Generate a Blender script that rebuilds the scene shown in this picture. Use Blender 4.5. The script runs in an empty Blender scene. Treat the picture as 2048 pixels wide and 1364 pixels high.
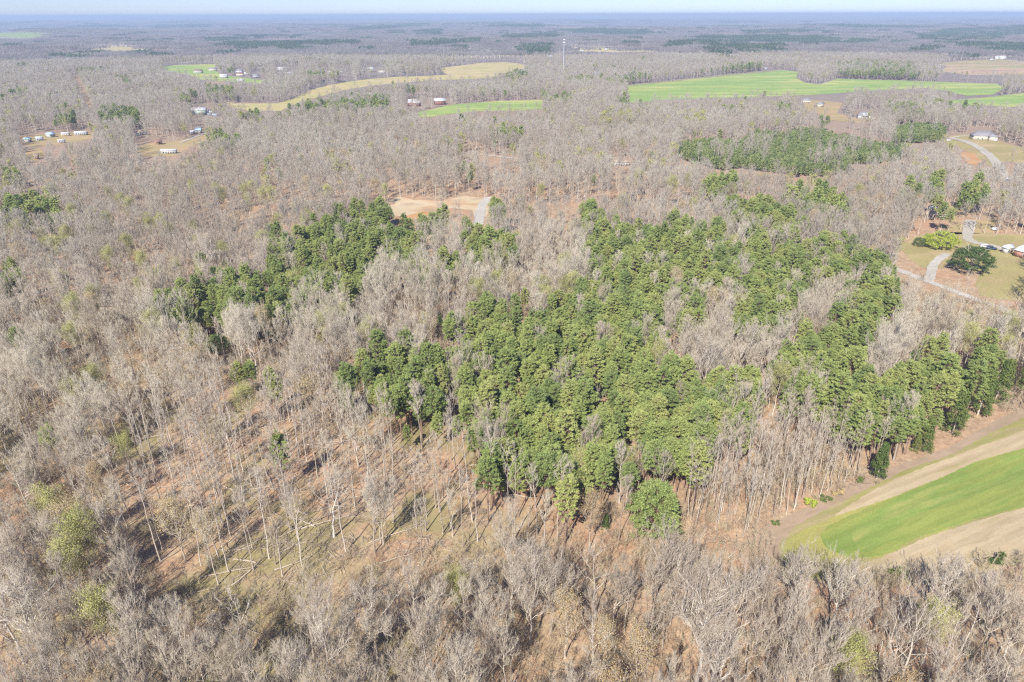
import bpy, math, random
import numpy as np
from mathutils import Matrix, Vector
from mathutils.geometry import delaunay_2d_cdt

# ------------------------------------------------------------------ camera
H = 110.0
PITCH = math.radians(25.55)
ROLL = math.radians(0.18)
F = 1365.0
cf = np.array([0, math.cos(PITCH), -math.sin(PITCH)])
cu0 = np.array([0, math.sin(PITCH), math.cos(PITCH)])
cr0 = np.array([1.0, 0, 0])
cr = cr0*math.cos(ROLL) - cu0*math.sin(ROLL)
cu = cu0*math.cos(ROLL) + cr0*math.sin(ROLL)
scn = bpy.context.scene
COL = scn.collection
cam_d = bpy.data.cameras.new('camera'); cam = bpy.data.objects.new('camera', cam_d); COL.objects.link(cam)
cam.matrix_world = Matrix(((cr[0], cu[0], -cf[0], 0), (cr[1], cu[1], -cf[1], 0), (cr[2], cu[2], -cf[2], H), (0, 0, 0, 1)))
cam_d.sensor_width = 36; cam_d.lens = 36*F/2048
cam_d.clip_start = 0.5; cam_d.clip_end = 120000
scn.camera = cam

# ------------------------------------------------------------------ light
SUN_EL = math.radians(43); SHADOW_AZ = math.radians(22)      # shadows run 22 deg right of the view
sx, sy = -math.sin(SHADOW_AZ), -math.cos(SHADOW_AZ)
world = bpy.data.worlds.new('World'); scn.world = world; world.use_nodes = True
nt = world.node_tree
sky = nt.nodes.new('ShaderNodeTexSky'); sky.sky_type = 'NISHITA'; sky.sun_disc = False
sky.sun_elevation = SUN_EL; sky.sun_rotation = math.radians(202); sky.altitude = 1500
sky.air_density = 1.0; sky.dust_density = 0.3; sky.ozone_density = 2.5
bg = nt.nodes['Background']; bg.inputs['Strength'].default_value = 0.15
hsv = nt.nodes.new('ShaderNodeMix'); hsv.data_type = 'RGBA'; hsv.blend_type = 'MULTIPLY'; hsv.inputs[0].default_value = 1
hsv.inputs[7].default_value = (0.33, 0.375, 0.545, 1); nt.links.new(sky.outputs[0], hsv.inputs[6]); nt.links.new(hsv.outputs[2], bg.inputs[0])
sd = bpy.data.lights.new('sun', 'SUN'); sd.energy = 4.4; sd.angle = math.radians(0.5); sd.color = (1, 0.95, 0.87)
sun = bpy.data.objects.new('sun', sd); COL.objects.link(sun)
dirv = Vector((-sx*math.cos(SUN_EL), -sy*math.cos(SUN_EL), -math.sin(SUN_EL)))
sun.rotation_euler = dirv.to_track_quat('-Z', 'Y').to_euler()
scn.view_settings.view_transform = 'Standard'; scn.view_settings.look = 'None'
scn.view_settings.gamma = 1; scn.view_settings.exposure = 0.85
scn.cycles.max_bounces = 4; scn.cycles.diffuse_bounces = 3; scn.cycles.glossy_bounces = 1
scn.cycles.transmission_bounces = 1; scn.cycles.volume_bounces = 0; scn.cycles.transparent_max_bounces = 4
scn.cycles.use_denoising = False
scn.cycles.use_adaptive_sampling = False
scn.cycles.filter_width = 1.3

# ------------------------------------------------------------------ terrain
def sstep(a, b, x):
    t = np.clip((x-a)/(b-a), 0, 1); return t*t*(3-2*t)
def hgt(x, y):
    x = np.asarray(x, float); y = np.asarray(y, float)
    d = np.hypot(x, y)
    n = (np.sin(x*0.0031+y*0.0019+1.3)+np.sin(-x*0.0021+y*0.0042+0.4)*0.8+np.sin(x*0.0058+y*0.0007+2.9)*0.45+np.sin(y*0.0073+x*0.0015)*0.4)/2.0
    m = (np.sin(x*0.0007+y*0.0011+0.5)+np.sin(-x*0.0009+y*0.0006+2.2)+np.sin(x*0.0004-y*0.0016+4.0)*0.8)/2.2
    k = np.sin(x*0.00017+0.6)*np.sin(y*0.00023+1.1)+np.sin(x*0.00041+y*0.0001+2.0)*0.5
    return n*10*sstep(900, 3200, d)+m*22*sstep(2500, 7000, d)+k*12*sstep(9000, 20000, d)

def proj(x, y, z):
    v = np.stack([np.asarray(x, float), np.asarray(y, float), np.asarray(z, float)-H], -1)
    w = v@cf
    w = np.where(w < 1, 1, w)
    return 1024+F*(v@cr)/w, 682-F*(v@cu)/w, w
def G(px, py, z=0.0):
    """ground point seen at a pixel of the photograph (2048 wide), z above the ground"""
    d = cf*F+cr*(px-1024)-cu*(py-682)
    d = d/np.linalg.norm(d)
    if d[2] > -0.0042: d = np.array([d[0], d[1], -0.0042])
    h = 0.0
    for _ in range(12):
        t = (z+h-H)/d[2]
        x, y = d[0]*t, d[1]*t
        h = 0.5*h+0.5*float(hgt(x, y))
    return float(x), float(y)

def inpoly(px, py, poly):
    px = np.asarray(px); py = np.asarray(py)
    r = np.zeros(px.shape, bool)
    n = len(poly); j = n-1
    for i in range(n):
        xi, yi = poly[i]; xj, yj = poly[j]
        if yi != yj:
            c = ((yi > py) != (yj > py)) & (px < (xj-xi)*(py-yi)/(yj-yi)+xi)
            r ^= c
        j = i
    return r
def inany(px, py, polys):
    r = np.zeros(np.shape(px), bool)
    for p in polys: r |= inpoly(px, py, p)
    return r

# ------------------------------------------------------------------ materials
def lin(c):
    return tuple((v/12.92 if v <= 0.04045 else ((v+0.055)/1.055)**2.4) for v in c)+(1,)
class NM:
    def __init__(s, name, rough=0.85, spec=0.15):
        s.m = bpy.data.materials.new(name); s.m.use_nodes = True; s.t = s.m.node_tree
        s.b = s.t.nodes['Principled BSDF']; s.b.inputs['Roughness'].default_value = rough
        s.b.inputs['Specular IOR Level'].default_value = spec
    def n(s, typ, **kw):
        x = s.t.nodes.new(typ)
        for k, v in kw.items(): setattr(x, k, v)
        return x
    def l(s, a, b): s.t.links.new(a, b)
    def pos(s, scale=(1, 1, 1), rz=0.0):
        g = s.n('ShaderNodeNewGeometry'); mp = s.n('ShaderNodeMapping')
        mp.vector_type = 'TEXTURE'; mp.inputs['Scale'].default_value = scale; mp.inputs['Rotation'].default_value = (0, 0, rz)
        s.l(g.outputs['Position'], mp.inputs['Vector']); return mp.outputs[0]
    def noise(s, vec, scale, detail=4, rough=0.55):
        x = s.n('ShaderNodeTexNoise'); x.inputs['Scale'].default_value = scale
        x.inputs['Detail'].default_value = detail; x.inputs['Roughness'].default_value = rough
        s.l(vec, x.inputs['Vector']); return x.outputs['Fac']
    def ramp(s, fac, stops):
        r = s.n('ShaderNodeValToRGB'); el = r.color_ramp.elements
        while len(el) < len(stops): el.new(0.5)
        for e, (p, c) in zip(el, stops): e.position = p; e.color = tuple(c)+((1,) if len(c) == 3 else ())
        s.l(fac, r.inputs[0]); return r.outputs[0]
    def mix(s, fac, a, b, mode='MIX'):
        x = s.n('ShaderNodeMix', data_type='RGBA', blend_type=mode)
        if isinstance(fac, float): x.inputs[0].default_value = fac
        else: s.l(fac, x.inputs[0])
        for v, i in ((a, 6), (b, 7)):
            if isinstance(v, tuple): x.inputs[i].default_value = v if len(v) == 4 else v+(1,)
            else: s.l(v, x.inputs[i])
        return x.outputs[2]
    def out(s, col): s.l(col, s.b.inputs['Base Color']); return s.m
    def bump(s, h, strength, dist):
        b = s.n('ShaderNodeBump'); b.inputs['Strength'].default_value = strength; b.inputs['Distance'].default_value = dist
        s.l(h, b.inputs['Height']); s.l(b.outputs[0], s.b.inputs['Normal'])

def plain(name, c, rough=0.7, var=0.12, scale=1.5, spec=0.2, metal=0.0):
    m = NM(name, rough, spec); m.b.inputs['Metallic'].default_value = metal
    f = m.noise(m.pos(), scale, 5)
    return m.out(m.ramp(f, [(0.3, tuple(v*(1-var) for v in c)), (0.7, tuple(min(1, v*(1+var)) for v in c))]))

def litter_mat():
    m = NM('leaf_litter', 0.95, 0.05)
    p = m.pos()
    f1 = m.noise(p, 0.9, 8, 0.7); f2 = m.noise(p, 0.045, 5); f3 = m.noise(p, 0.03, 4, 0.6); f4 = m.noise(p, 4.0, 4, 0.7)
    f1 = m.mix(0.45, f1, m.noise(p, 0.22, 6, 0.65))
    base = m.ramp(f1, [(0.34, (0.20, 0.13, 0.08)), (0.48, (0.37, 0.26, 0.17)), (0.56, (0.45, 0.33, 0.21)), (0.68, (0.57, 0.45, 0.30))])
    red = m.ramp(f2, [(0.46, (0, 0, 0)), (0.66, (0.6, 0.6, 0.6))])
    c = m.mix(red, base, m.ramp(f1, [(0.3, (0.30, 0.15, 0.085)), (0.7, (0.54, 0.32, 0.19))]))
    moss = m.ramp(f3, [(0.48, (0, 0, 0)), (0.57, (1, 1, 1))])
    # moss and grass of the thinned slope only
    g = m.n('ShaderNodeNewGeometry'); sep = m.n('ShaderNodeSeparateXYZ'); m.l(g.outputs['Position'], sep.inputs[0])
    def rng(sock, a, b):
        r = m.n('ShaderNodeMapRange'); r.inputs['From Min'].default_value = a; r.inputs['From Max'].default_value = b; m.l(sock, r.inputs['Value']); return r.outputs[0]
    mx = m.n('ShaderNodeMath', operation='MULTIPLY'); m.l(rng(sep.outputs[0], 12, -18), mx.inputs[0]); m.l(rng(sep.outputs[1], 225, 185), mx.inputs[1])
    mf = m.n('ShaderNodeMath', operation='MULTIPLY'); m.l(moss, mf.inputs[0]); m.l(mx.outputs[0], mf.inputs[1])
    m2 = m.n('ShaderNodeMath', operation='MULTIPLY'); m.l(mf.outputs[0], m2.inputs[0]); m2.inputs[1].default_value = 0.75
    c = m.mix(m2.outputs[0], c, m.ramp(f4, [(0.35, (0.16, 0.15, 0.06)), (0.65, (0.35, 0.31, 0.14))]))
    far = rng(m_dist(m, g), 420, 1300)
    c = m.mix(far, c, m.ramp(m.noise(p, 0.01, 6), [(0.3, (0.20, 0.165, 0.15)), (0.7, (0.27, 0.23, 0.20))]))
    m.bump(f1, 0.6, 0.25)
    return m.out(c)
def m_dist(m, g):
    ln = m.n('ShaderNodeVectorMath', operation='LENGTH'); m.l(g.outputs['Position'], ln.inputs[0]); return ln.outputs['Value']

def field_mat(name, cols, rz=0.0, scale=0.02, stretch=(1, 6, 1), lines=False):
    m = NM(name, 0.95, 0.05)
    f = m.noise(m.pos(stretch, rz), scale, 6, 0.6); f2 = m.noise(m.pos(), scale*18, 5, 0.7)
    c = m.ramp(f, [(0.3+0.4*i/(len(cols)-1), x) for i, x in enumerate(cols)])
    c = m.mix(0.55, c, m.ramp(f2, [(0.3, (0.45, 0.45, 0.45)), (0.7, (1, 1, 1))]), 'MULTIPLY')
    w = m.n('ShaderNodeTexWave'); w.inputs['Scale'].default_value = 0.09 if lines else 0.0; w.inputs['Distortion'].default_value = 2.5; w.inputs['Detail'].default_value = 3
    if lines:
        mp = m.n('ShaderNodeMapping'); mp.inputs['Rotation'].default_value = (0, 0, -(rz+1.5708)); g = m.n('ShaderNodeNewGeometry'); m.l(g.outputs['Position'], mp.inputs['Vector']); m.l(mp.outputs[0], w.inputs['Vector'])
        c = m.mix(0.22, c, m.ramp(w.outputs['Fac'], [(0.2, (0.6, 0.6, 0.6)), (0.6, (1, 1, 1))]), 'MULTIPLY')
    f3 = m.noise(m.pos(), 0.035, 4)
    c = m.mix(0.5, c, m.ramp(f3, [(0.35, (0.74, 0.74, 0.70)), (0.65, (1, 1, 1))]), 'MULTIPLY')
    m.bump(f2, 0.4, 0.1)
    return m.out(c)

def tree_mat(name, stops, rnd_amt=1.0, bw=0.4, transl=0.0, rough=0.9, patch=None):
    """colour varies per tree (object random), per branch (attribute var) and over the wood"""
    m = NM(name, rough, 0.08)
    oi = m.n('ShaderNodeObjectInfo'); at = m.n('ShaderNodeAttribute'); at.attribute_name = 'var'
    a = m.n('ShaderNodeMath', operation='MULTIPLY_ADD'); m.l(oi.outputs['Random'], a.inputs[0]); a.inputs[1].default_value = (1-bw)*rnd_amt
    b = m.n('ShaderNodeMath', operation='MULTIPLY'); m.l(at.outputs['Fac'], b.inputs[0]); b.inputs[1].default_value = bw
    m.l(b.outputs[0], a.inputs[2])
    c = m.ramp(a.outputs[0], stops)
    if patch:
        c = m.mix(m.ramp(m.noise(m.pos(), 0.008, 4), [(0.42, (0, 0, 0)), (0.6, (1, 1, 1))]), c, m.mix(0.5, c, patch))
    if transl:
        t = m.n('ShaderNodeBsdfTranslucent'); mx = m.n('ShaderNodeMixShader'); mx.inputs[0].default_value = transl
        m.l(c, t.inputs[0]); m.l(m.b.outputs[0], mx.inputs[1]); m.l(t.outputs[0], mx.inputs[2])
        m.l(mx.outputs[0], m.t.nodes['Material Output'].inputs['Surface'])
    return m.out(c)

M = {}
M['litter'] = litter_mat()
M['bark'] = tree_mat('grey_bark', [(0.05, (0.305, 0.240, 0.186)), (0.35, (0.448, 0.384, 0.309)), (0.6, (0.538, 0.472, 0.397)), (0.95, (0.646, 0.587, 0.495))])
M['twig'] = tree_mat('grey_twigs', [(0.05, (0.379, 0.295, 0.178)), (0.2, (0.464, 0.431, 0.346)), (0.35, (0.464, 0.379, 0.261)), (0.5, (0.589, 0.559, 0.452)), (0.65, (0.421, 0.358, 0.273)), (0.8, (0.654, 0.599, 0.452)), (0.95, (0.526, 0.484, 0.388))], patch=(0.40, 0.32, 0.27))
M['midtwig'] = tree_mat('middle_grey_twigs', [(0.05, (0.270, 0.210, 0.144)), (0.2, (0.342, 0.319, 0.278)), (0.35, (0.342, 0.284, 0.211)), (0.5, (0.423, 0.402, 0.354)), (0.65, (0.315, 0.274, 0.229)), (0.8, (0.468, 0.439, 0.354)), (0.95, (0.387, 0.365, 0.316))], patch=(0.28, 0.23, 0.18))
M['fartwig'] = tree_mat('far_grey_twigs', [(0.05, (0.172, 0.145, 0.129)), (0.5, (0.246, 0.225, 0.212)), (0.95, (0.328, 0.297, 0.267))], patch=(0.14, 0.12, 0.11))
M['pinebark'] = tree_mat('pine_bark', [(0.1, (0.20, 0.13, 0.09)), (0.9, (0.38, 0.27, 0.20))])
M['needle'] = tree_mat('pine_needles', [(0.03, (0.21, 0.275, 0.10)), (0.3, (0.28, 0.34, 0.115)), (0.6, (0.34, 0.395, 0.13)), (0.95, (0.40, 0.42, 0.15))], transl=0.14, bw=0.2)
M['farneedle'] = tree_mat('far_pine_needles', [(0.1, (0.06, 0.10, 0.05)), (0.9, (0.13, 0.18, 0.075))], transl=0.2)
M['young'] = tree_mat('young_pine_needles', [(0.05, (0.170, 0.230, 0.090)), (0.5, (0.255, 0.306, 0.113)), (0.95, (0.340, 0.365, 0.144))], transl=0.12)
M['cedar'] = tree_mat('cedar_foliage', [(0.05, (0.074, 0.111, 0.036)), (0.5, (0.135, 0.182, 0.054)), (0.95, (0.230, 0.247, 0.072))], transl=0.15)
M['broad'] = tree_mat('evergreen_leaves', [(0.05, (0.062, 0.102, 0.036)), (0.5, (0.112, 0.162, 0.054)), (0.95, (0.200, 0.240, 0.084))], transl=0.15)
M['bud'] = tree_mat('budding_leaves', [(0.05, (0.33, 0.33, 0.12)), (0.5, (0.42, 0.42, 0.15)), (0.95, (0.52, 0.50, 0.20))], transl=0.15)
M['lime'] = tree_mat('lime_leaves', [(0.05, (0.36, 0.42, 0.07)), (0.95, (0.52, 0.56, 0.12))], transl=0.15)
M['ochre'] = tree_mat('ochre_buds', [(0.05, (0.42, 0.30, 0.16)), (0.5, (0.50, 0.38, 0.20)), (0.95, (0.52, 0.43, 0.22))], transl=0.15)
M['brush'] = tree_mat('brush_twigs', [(0.05, (0.346, 0.248, 0.158)), (0.4, (0.475, 0.378, 0.263)), (0.7, (0.518, 0.443, 0.315)), (0.95, (0.518, 0.464, 0.231))])
M['deadwood'] = tree_mat('bleached_wood', [(0.05, (0.30, 0.24, 0.18)), (0.5, (0.42, 0.35, 0.27)), (0.95, (0.56, 0.49, 0.40))])

# ------------------------------------------------------------------ geometry helpers
class Geo:
    def __init__(s): s.V = []; s.T = []; s.A = []; s.I = []; s.n = 0
    def add(s, V, T, var=0.5, mi=0):
        V = np.asarray(V, float).reshape(-1, 3); T = np.asarray(T, int).reshape(-1, 3)
        s.V.append(V); s.T.append(T+s.n); s.n += len(V)
        s.A.append(np.broadcast_to(np.asarray(var, float), (len(V),)).copy()); s.I.append(np.full(len(T), mi))
    def merge(s, o, mi_off=0):
        for V, T, A, I in zip(o.V, o.T, o.A, o.I):
            pass
        if o.n:
            s.V.append(np.concatenate(o.V)); s.T.append(np.concatenate(o.T)+s.n); s.A.append(np.concatenate(o.A)); s.I.append(np.concatenate(o.I)+mi_off); s.n += o.n
    def arrays(s): return np.concatenate(s.V), np.concatenate(s.T), np.concatenate(s.A), np.concatenate(s.I)
    def mesh(s, name, mats, smooth=False):
        V, T, A, I = s.arrays()
        me = bpy.data.meshes.new(name)
        me.vertices.add(len(V)); me.vertices.foreach_set('co', V.ravel())
        me.loops.add(len(T)*3); me.loops.foreach_set('vertex_index', T.ravel().astype(np.int32))
        me.polygons.add(len(T)); me.polygons.foreach_set('loop_start', np.arange(0, len(T)*3, 3, dtype=np.int32))
        me.polygons.foreach_set('loop_total', np.full(len(T), 3, np.int32))
        me.polygons.foreach_set('material_index', I.astype(np.int32))
        if smooth: me.polygons.foreach_set('use_smooth', np.ones(len(T), bool))
        at = me.attributes.new('var', 'FLOAT', 'POINT'); at.data.foreach_set('value', A.astype(np.float32))
        for m in mats: me.materials.append(m)
        me.update(calc_edges=True)
        return me

def norm(v): return v/np.maximum(np.linalg.norm(v, axis=-1, keepdims=True), 1e-9)
def tubes(g, P, R, k=3, var=0.5, mi=0):
    """P (m,n,3) polylines, R (m,n) radii; every tube ends in a tip"""
    m, n, _ = P.shape
    tan = np.empty_like(P); tan[:, 1:-1] = P[:, 2:]-P[:, :-2]; tan[:, 0] = P[:, 1]-P[:, 0]; tan[:, -1] = P[:, -1]-P[:, -2]
    tan = norm(tan)
    ref = np.where(np.abs(tan[:, :, 2:3]) > 0.9, np.array([1.0, 0, 0]), np.array([0, 0, 1.0]))
    u = norm(np.cross(tan, ref)); v = np.cross(tan, u)
    a = np.arange(k)*2*math.pi/k
    ring = P[:, :-1, None]+R[:, :-1, None, None]*(np.cos(a)[None, None, :, None]*u[:, :-1, None]+np.sin(a)[None, None, :, None]*v[:, :-1, None])
    vc = (n-1)*k+1
    V = np.concatenate([ring.reshape(m, -1, 3), P[:, -1:]], 1)
    T = []
    for s in range(n-2):
        for j in range(k):
            a0 = s*k+j; a1 = s*k+(j+1) % k; b0 = a0+k; b1 = a1+k
            T += [(a0, a1, b1), (a0, b1, b0)]
    for j in range(k): T.append(((n-2)*k+j, (n-2)*k+(j+1) % k, vc-1))
    T = np.array(T)[None]+(np.arange(m)*vc)[:, None, None]
    g.add(V, T, np.repeat(np.broadcast_to(np.asarray(var, float), (m,)), vc), mi)

def at_t(P, t):
    n = P.shape[1]; f = np.clip(t, 0, 0.9999)*(n-1); i = f.astype(int); w = (f-i)[:, None]; r = np.arange(len(P))
    return P[r, i]*(1-w)+P[r, i+1]*w, norm(P[r, i+1]-P[r, i])
def sprout(rs, P, cnt, t0, t1, a0, a1, L, n=3, up=0.3, wig=0.08, tl=0.5):
    m = len(P); idx = np.repeat(np.arange(m), cnt)
    t = (np.tile(np.arange(cnt), m)+rs.rand(m*cnt))/cnt*(t1-t0)+t0
    p, d = at_t(P[idx], t)
    r = norm(rs.randn(len(idx), 3)); perp = norm(np.cross(d, r))
    a = rs.uniform(a0, a1, len(idx))[:, None]
    dr = norm(np.cos(a)*d+np.sin(a)*perp+np.array([0, 0, up]))
    Ls = (L*(1-tl*(t-t0)/(t1-t0+1e-6))*rs.uniform(0.7, 1.25, len(idx)))[:, None]
    s = np.linspace(0, 1, n)
    Q = p[:, None]+dr[:, None]*(Ls*s[None])[:, :, None]
    Q[:, :, 2] += (Ls*s[None]**2)*up*0.35
    Q[:, 1:] += rs.randn(len(idx), n-1, 3)*(Ls*wig)[:, :, None]
    return Q, Ls[:, 0]

def bare_tree(seed, h=21, t0=0.45, nl=18, spread=1.0, rad=0.2, crook=1.0, dens=1.0, fork=False, lod=0, R=1.0):
    """returns trunk Geo, crown Geo, twig tips"""
    rs = np.random.RandomState(seed)
    gt, gc = Geo(), Geo()
    n = 9
    z = np.linspace(0, h*0.93, n)
    P = np.zeros((1, n, 3)); P[0, :, 2] = z
    w = rs.randn(n, 2)*0.016*h*crook; w[0] = 0; w[1] *= 0.3
    P[0, :, :2] = np.cumsum(w, 0)*0.55
    Rr = rad*(1-0.85*(z/(h*0.93)))[None]; Rr[0, 0] *= 1.4
    tubes(gt, P, Rr, 7 if lod == 0 else 4, rs.rand())
    trunks = P
    if fork:
        Q, L = sprout(rs, P, 3, t0*0.85, t0*1.25, 0.35, 0.65, h*0.48, 7, 0.5, 0.05, 0.2)
        tubes(gt, Q, rad*0.55*(1-0.85*np.linspace(0, 1, 7))[None]*np.ones((len(Q), 1)), 6, rs.rand(len(Q)))
        n0 = nl
    # limbs
    th = np.arange(nl)*2.399+rs.rand(nl)*0.8
    t = t0+(0.98-t0)*((np.arange(nl)+rs.rand(nl)*0.8)/nl)**0.9
    p, d = at_t(np.repeat(P, nl, 0), t)
    tt = (t-t0)/(1-t0)
    ang = np.radians(56-36*tt)*rs.uniform(0.8, 1.15, nl)
    L = h*0.30*spread*(0.55+0.9*np.sin(np.clip(tt*0.85+0.18, 0, 1)*math.pi))*rs.uniform(0.7, 1.15, nl)*0.72
    dr = np.stack([np.cos(th)*np.sin(ang), np.sin(th)*np.sin(ang), np.cos(ang)], -1)
    s = np.linspace(0, 1, 5)
    Lm = p[:, None]+dr[:, None]*(L[:, None]*s)[:, :, None]
    Lm[:, :, 2] += L[:, None]*s**2*0.30
    Lm[:, 1:] += rs.randn(nl, 4, 3)*(L*0.045*crook)[:, None, None]
    rl = (rad*0.36*(1-0.6*tt))[:, None]*(1-0.82*s)[None]
    if lod == 0:
        tubes(gc, Lm, rl, 5, rs.rand(nl), 0)
        if fork:
            Lf, _ = sprout(rs, Q, 7, 0.2, 0.97, 0.4, 0.95, h*0.2*spread, 5, 0.3, 0.05)
            tubes(gc, Lf, rad*0.17*(1-0.8*s)[None]*np.ones((len(Lf), 1)), 4, rs.rand(len(Lf)), 0)
            Lm = np.concatenate([Lm, Lf]); 
        B, _ = sprout(rs, Lm, int(7*dens), 0.22, 0.98, 0.3, 0.8, h*0.12*spread, 4, 0.40, 0.06)
        tubes(gc, B, 0.045*R*(1-0.7*np.linspace(0, 1, 4))[None]*np.ones((len(B), 1)), 3, rs.rand(len(B)), 0)
        S, _ = sprout(rs, B, 4, 0.2, 1.0, 0.28, 0.7, h*0.07*spread, 3, 0.40, 0.06)
        tubes(gc, S, 0.022*R*(1-0.6*np.linspace(0, 1, 3))[None]*np.ones((len(S), 1)), 3, rs.rand(len(S)), 1)
        W, _ = sprout(rs, S, 3, 0.2, 1.0, 0.22, 0.6, h*0.048, 2, 0.35, 0.05)
        tubes(gc, W, 0.015*R*np.ones((len(W), 2)), 3, rs.rand(len(W)), 1)
        tips = W[:, -1]
    else:
        tubes(gc, Lm[:, ::2], rl[:, ::2]*1.1, 3, rs.rand(nl), 0)
        B, _ = sprout(rs, Lm, int(6*dens), 0.2, 0.98, 0.3, 0.75, h*0.13*spread, 3, 0.4, 0.06)
        tubes(gc, B, 0.05*R*(1-0.5*np.linspace(0, 1, 3))[None]*np.ones((len(B), 1)), 3, rs.rand(len(B)), 1)
        W, _ = sprout(rs, B, 5, 0.15, 1.0, 0.25, 0.65, h*0.085, 2, 0.4, 0.05)
        tubes(gc, W, 0.043*R*np.ones((len(W), 2)), 3, rs.rand(len(W)), 1)
        tips = W[:, -1]
    return gt, gc, tips

def leaves(g, C, N, size, rs, var, mi, elong=1.5):
    """small leaf faces at C with rough normals N"""
    m = len(C)
    N = norm(N); r = norm(rs.randn(m, 3)); u = norm(np.cross(N, r)); v = np.cross(N, u)
    sz = (np.asarray(size)*rs.uniform(0.6, 1.35, m))[:, None]
    a = C+u*sz*elong*0.6; b = C-u*sz*0.5*elong*0.6+v*sz*0.5; c = C-u*sz*0.5*elong*0.6-v*sz*0.5
    V = np.stack([a, b, c], 1).reshape(-1, 3)
    g.add(V, np.arange(m*3).reshape(-1, 3), np.repeat(var, 3), mi)

def tufts(g, C, D_, size, rs, var, mi):
    """needle tufts: narrow faces pointing outwards"""
    m = len(C); D_ = norm(D_); v = norm(np.cross(D_, norm(rs.randn(m, 3)))); sz = (size*rs.uniform(0.6, 1.4, m))[:, None]
    V = np.stack([C+D_*sz*1.5, C-D_*sz*0.3+v*sz*0.42, C-D_*sz*0.3-v*sz*0.42], 1).reshape(-1, 3)
    g.add(V, np.arange(m*3).reshape(-1, 3), np.repeat(var, 3), mi)

def leafy(gc, tips, rs, n, size, mi, spread=0.35, k=0.9):
    i = rs.randint(0, len(tips), n)
    C = tips[i]+rs.randn(n, 3)*spread
    cen = tips.mean(0)
    leaves(gc, C, norm(C-cen)+rs.randn(n, 3)*k, size, rs, rs.rand(n), mi)

def pine_tree(seed, h=21, base=0.5, R=3.4, ncl=62, leaf=0.42, nleaf=44, rad=0.2, lod=0, conic=0.0):
    rs = np.random.RandomState(seed); gt, gc = Geo(), Geo()
    n = 7; z = np.linspace(0, h*0.97, n); P = np.zeros((1, n, 3)); P[0, :, 2] = z
    P[0, 1:, :2] = np.cumsum(rs.randn(n-1, 2)*0.01*h, 0)*0.6
    tubes(gt, P, rad*(1-0.85*z/h)[None], 7 if lod == 0 else 4, rs.rand())
    i = np.arange(ncl); t = base+(1.0-base)*((i+rs.rand(ncl))/ncl)**0.8
    q = (t-base)/(1-base)
    prof = np.sqrt(np.clip(1-((q-0.32)/0.72)**2, 0.03, 1))*(1-conic)+conic*(1-q*0.93)
    rr = R*prof*np.sqrt(rs.uniform(0.12, 1.0, ncl))*rs.uniform(0.85, 1.2, ncl)
    th = i*2.399+rs.rand(ncl)*0.9
    # lopsided crown
    rr *= 1+0.22*np.cos(th-rs.rand()*6.28)
    ax, _ = at_t(np.repeat(P, ncl, 0), t*0.999)
    C = ax.copy(); C[:, 0] += np.cos(th)*rr; C[:, 1] += np.sin(th)*rr; C[:, 2] += rs.randn(ncl)*0.4-0.1*rr*(1-q)
    # branches
    st, _ = at_t(np.repeat(P, ncl, 0), np.clip(t-0.05-0.02*rr, 0.2, 0.98))
    mid = (st+C)/2+rs.randn(ncl, 3)*0.15
    B = np.stack([st, mid, C], 1)
    tubes(gc, B, np.array([[0.07, 0.05, 0.02]])*np.ones((ncl, 1)), 3, rs.rand(ncl), 1)
    if lod == 0:   # dead lower stubs
        D, _ = sprout(rs, P, 12, 0.3, base+0.05, 1.1, 1.6, 1.8, 2, 0.05, 0.05)
        tubes(gc, D, 0.03*np.ones((len(D), 2)), 3, rs.rand(len(D)), 1)
    cs = R*rs.uniform(0.17, 0.34, ncl)*(66/max(ncl, 66))**0.33
    idx = np.repeat(i, nleaf); m = len(idx)
    o = norm(rs.randn(m, 3)); rad_ = (rs.rand(m)**0.45)[:, None]
    L = C[idx]+o*rad_*cs[idx][:, None]*np.array([1.0, 1.0, 0.55])
    cv = rs.rand(ncl)
    ou = norm(C[idx]-ax[idx]+np.array([0, 0, 0.6]))
    L += ou*(rs.rand(m)[:, None]-0.35)*cs[idx][:, None]*1.1
    vv = np.clip(cv[idx]+rs.randn(m)*0.15, 0, 1); k = rs.rand(m) < 0.5
    leaves(gc, L[k], o[k]+rs.randn(k.sum(), 3)*0.5+np.array([0, 0, 0.5]), leaf, rs, vv[k], 0, 1.7)
    k = ~k; tufts(gc, L[k], ou[k]+o[k]*0.7+rs.randn(k.sum(), 3)*0.25, leaf, rs, vv[k], 0)
    return gt, gc

def cedar_tree(seed, h=9, R=2.4, n=5200, leaf=0.22, top=0.15, lod=0):
    rs = np.random.RandomState(seed); gt, gc = Geo(), Geo()
    z = np.linspace(0, h*0.9, 4); P = np.zeros((1, 4, 3)); P[0, :, 2] = z
    tubes(gt, P, 0.16*(1-0.8*z/h)[None], 5, 0.5)
    k = 120; q = rs.rand(k)**0.8; th = rs.rand(k)*6.28; r = R*(1-q*(1-top))*np.sqrt(rs.uniform(0.35, 1, k))*rs.uniform(0.85, 1.15, k)
    C = np.stack([np.cos(th)*r, np.sin(th)*r, 0.3+q*h*0.95-0.1*r], -1)
    i = rs.randint(0, k, n); o = norm(rs.randn(n, 3)); L = C[i]+o*(rs.rand(n)**0.4)[:, None]*np.array([0.75, 0.75, 0.5])*R/2.4*1.1
    cv = rs.rand(k)
    leaves(gc, L, o+rs.randn(n, 3)*0.6+np.array([0, 0, 0.2]), leaf, rs, np.clip(cv[i]+rs.randn(n)*0.1, 0, 1), 0, 1.6)
    return gt, gc

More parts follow.
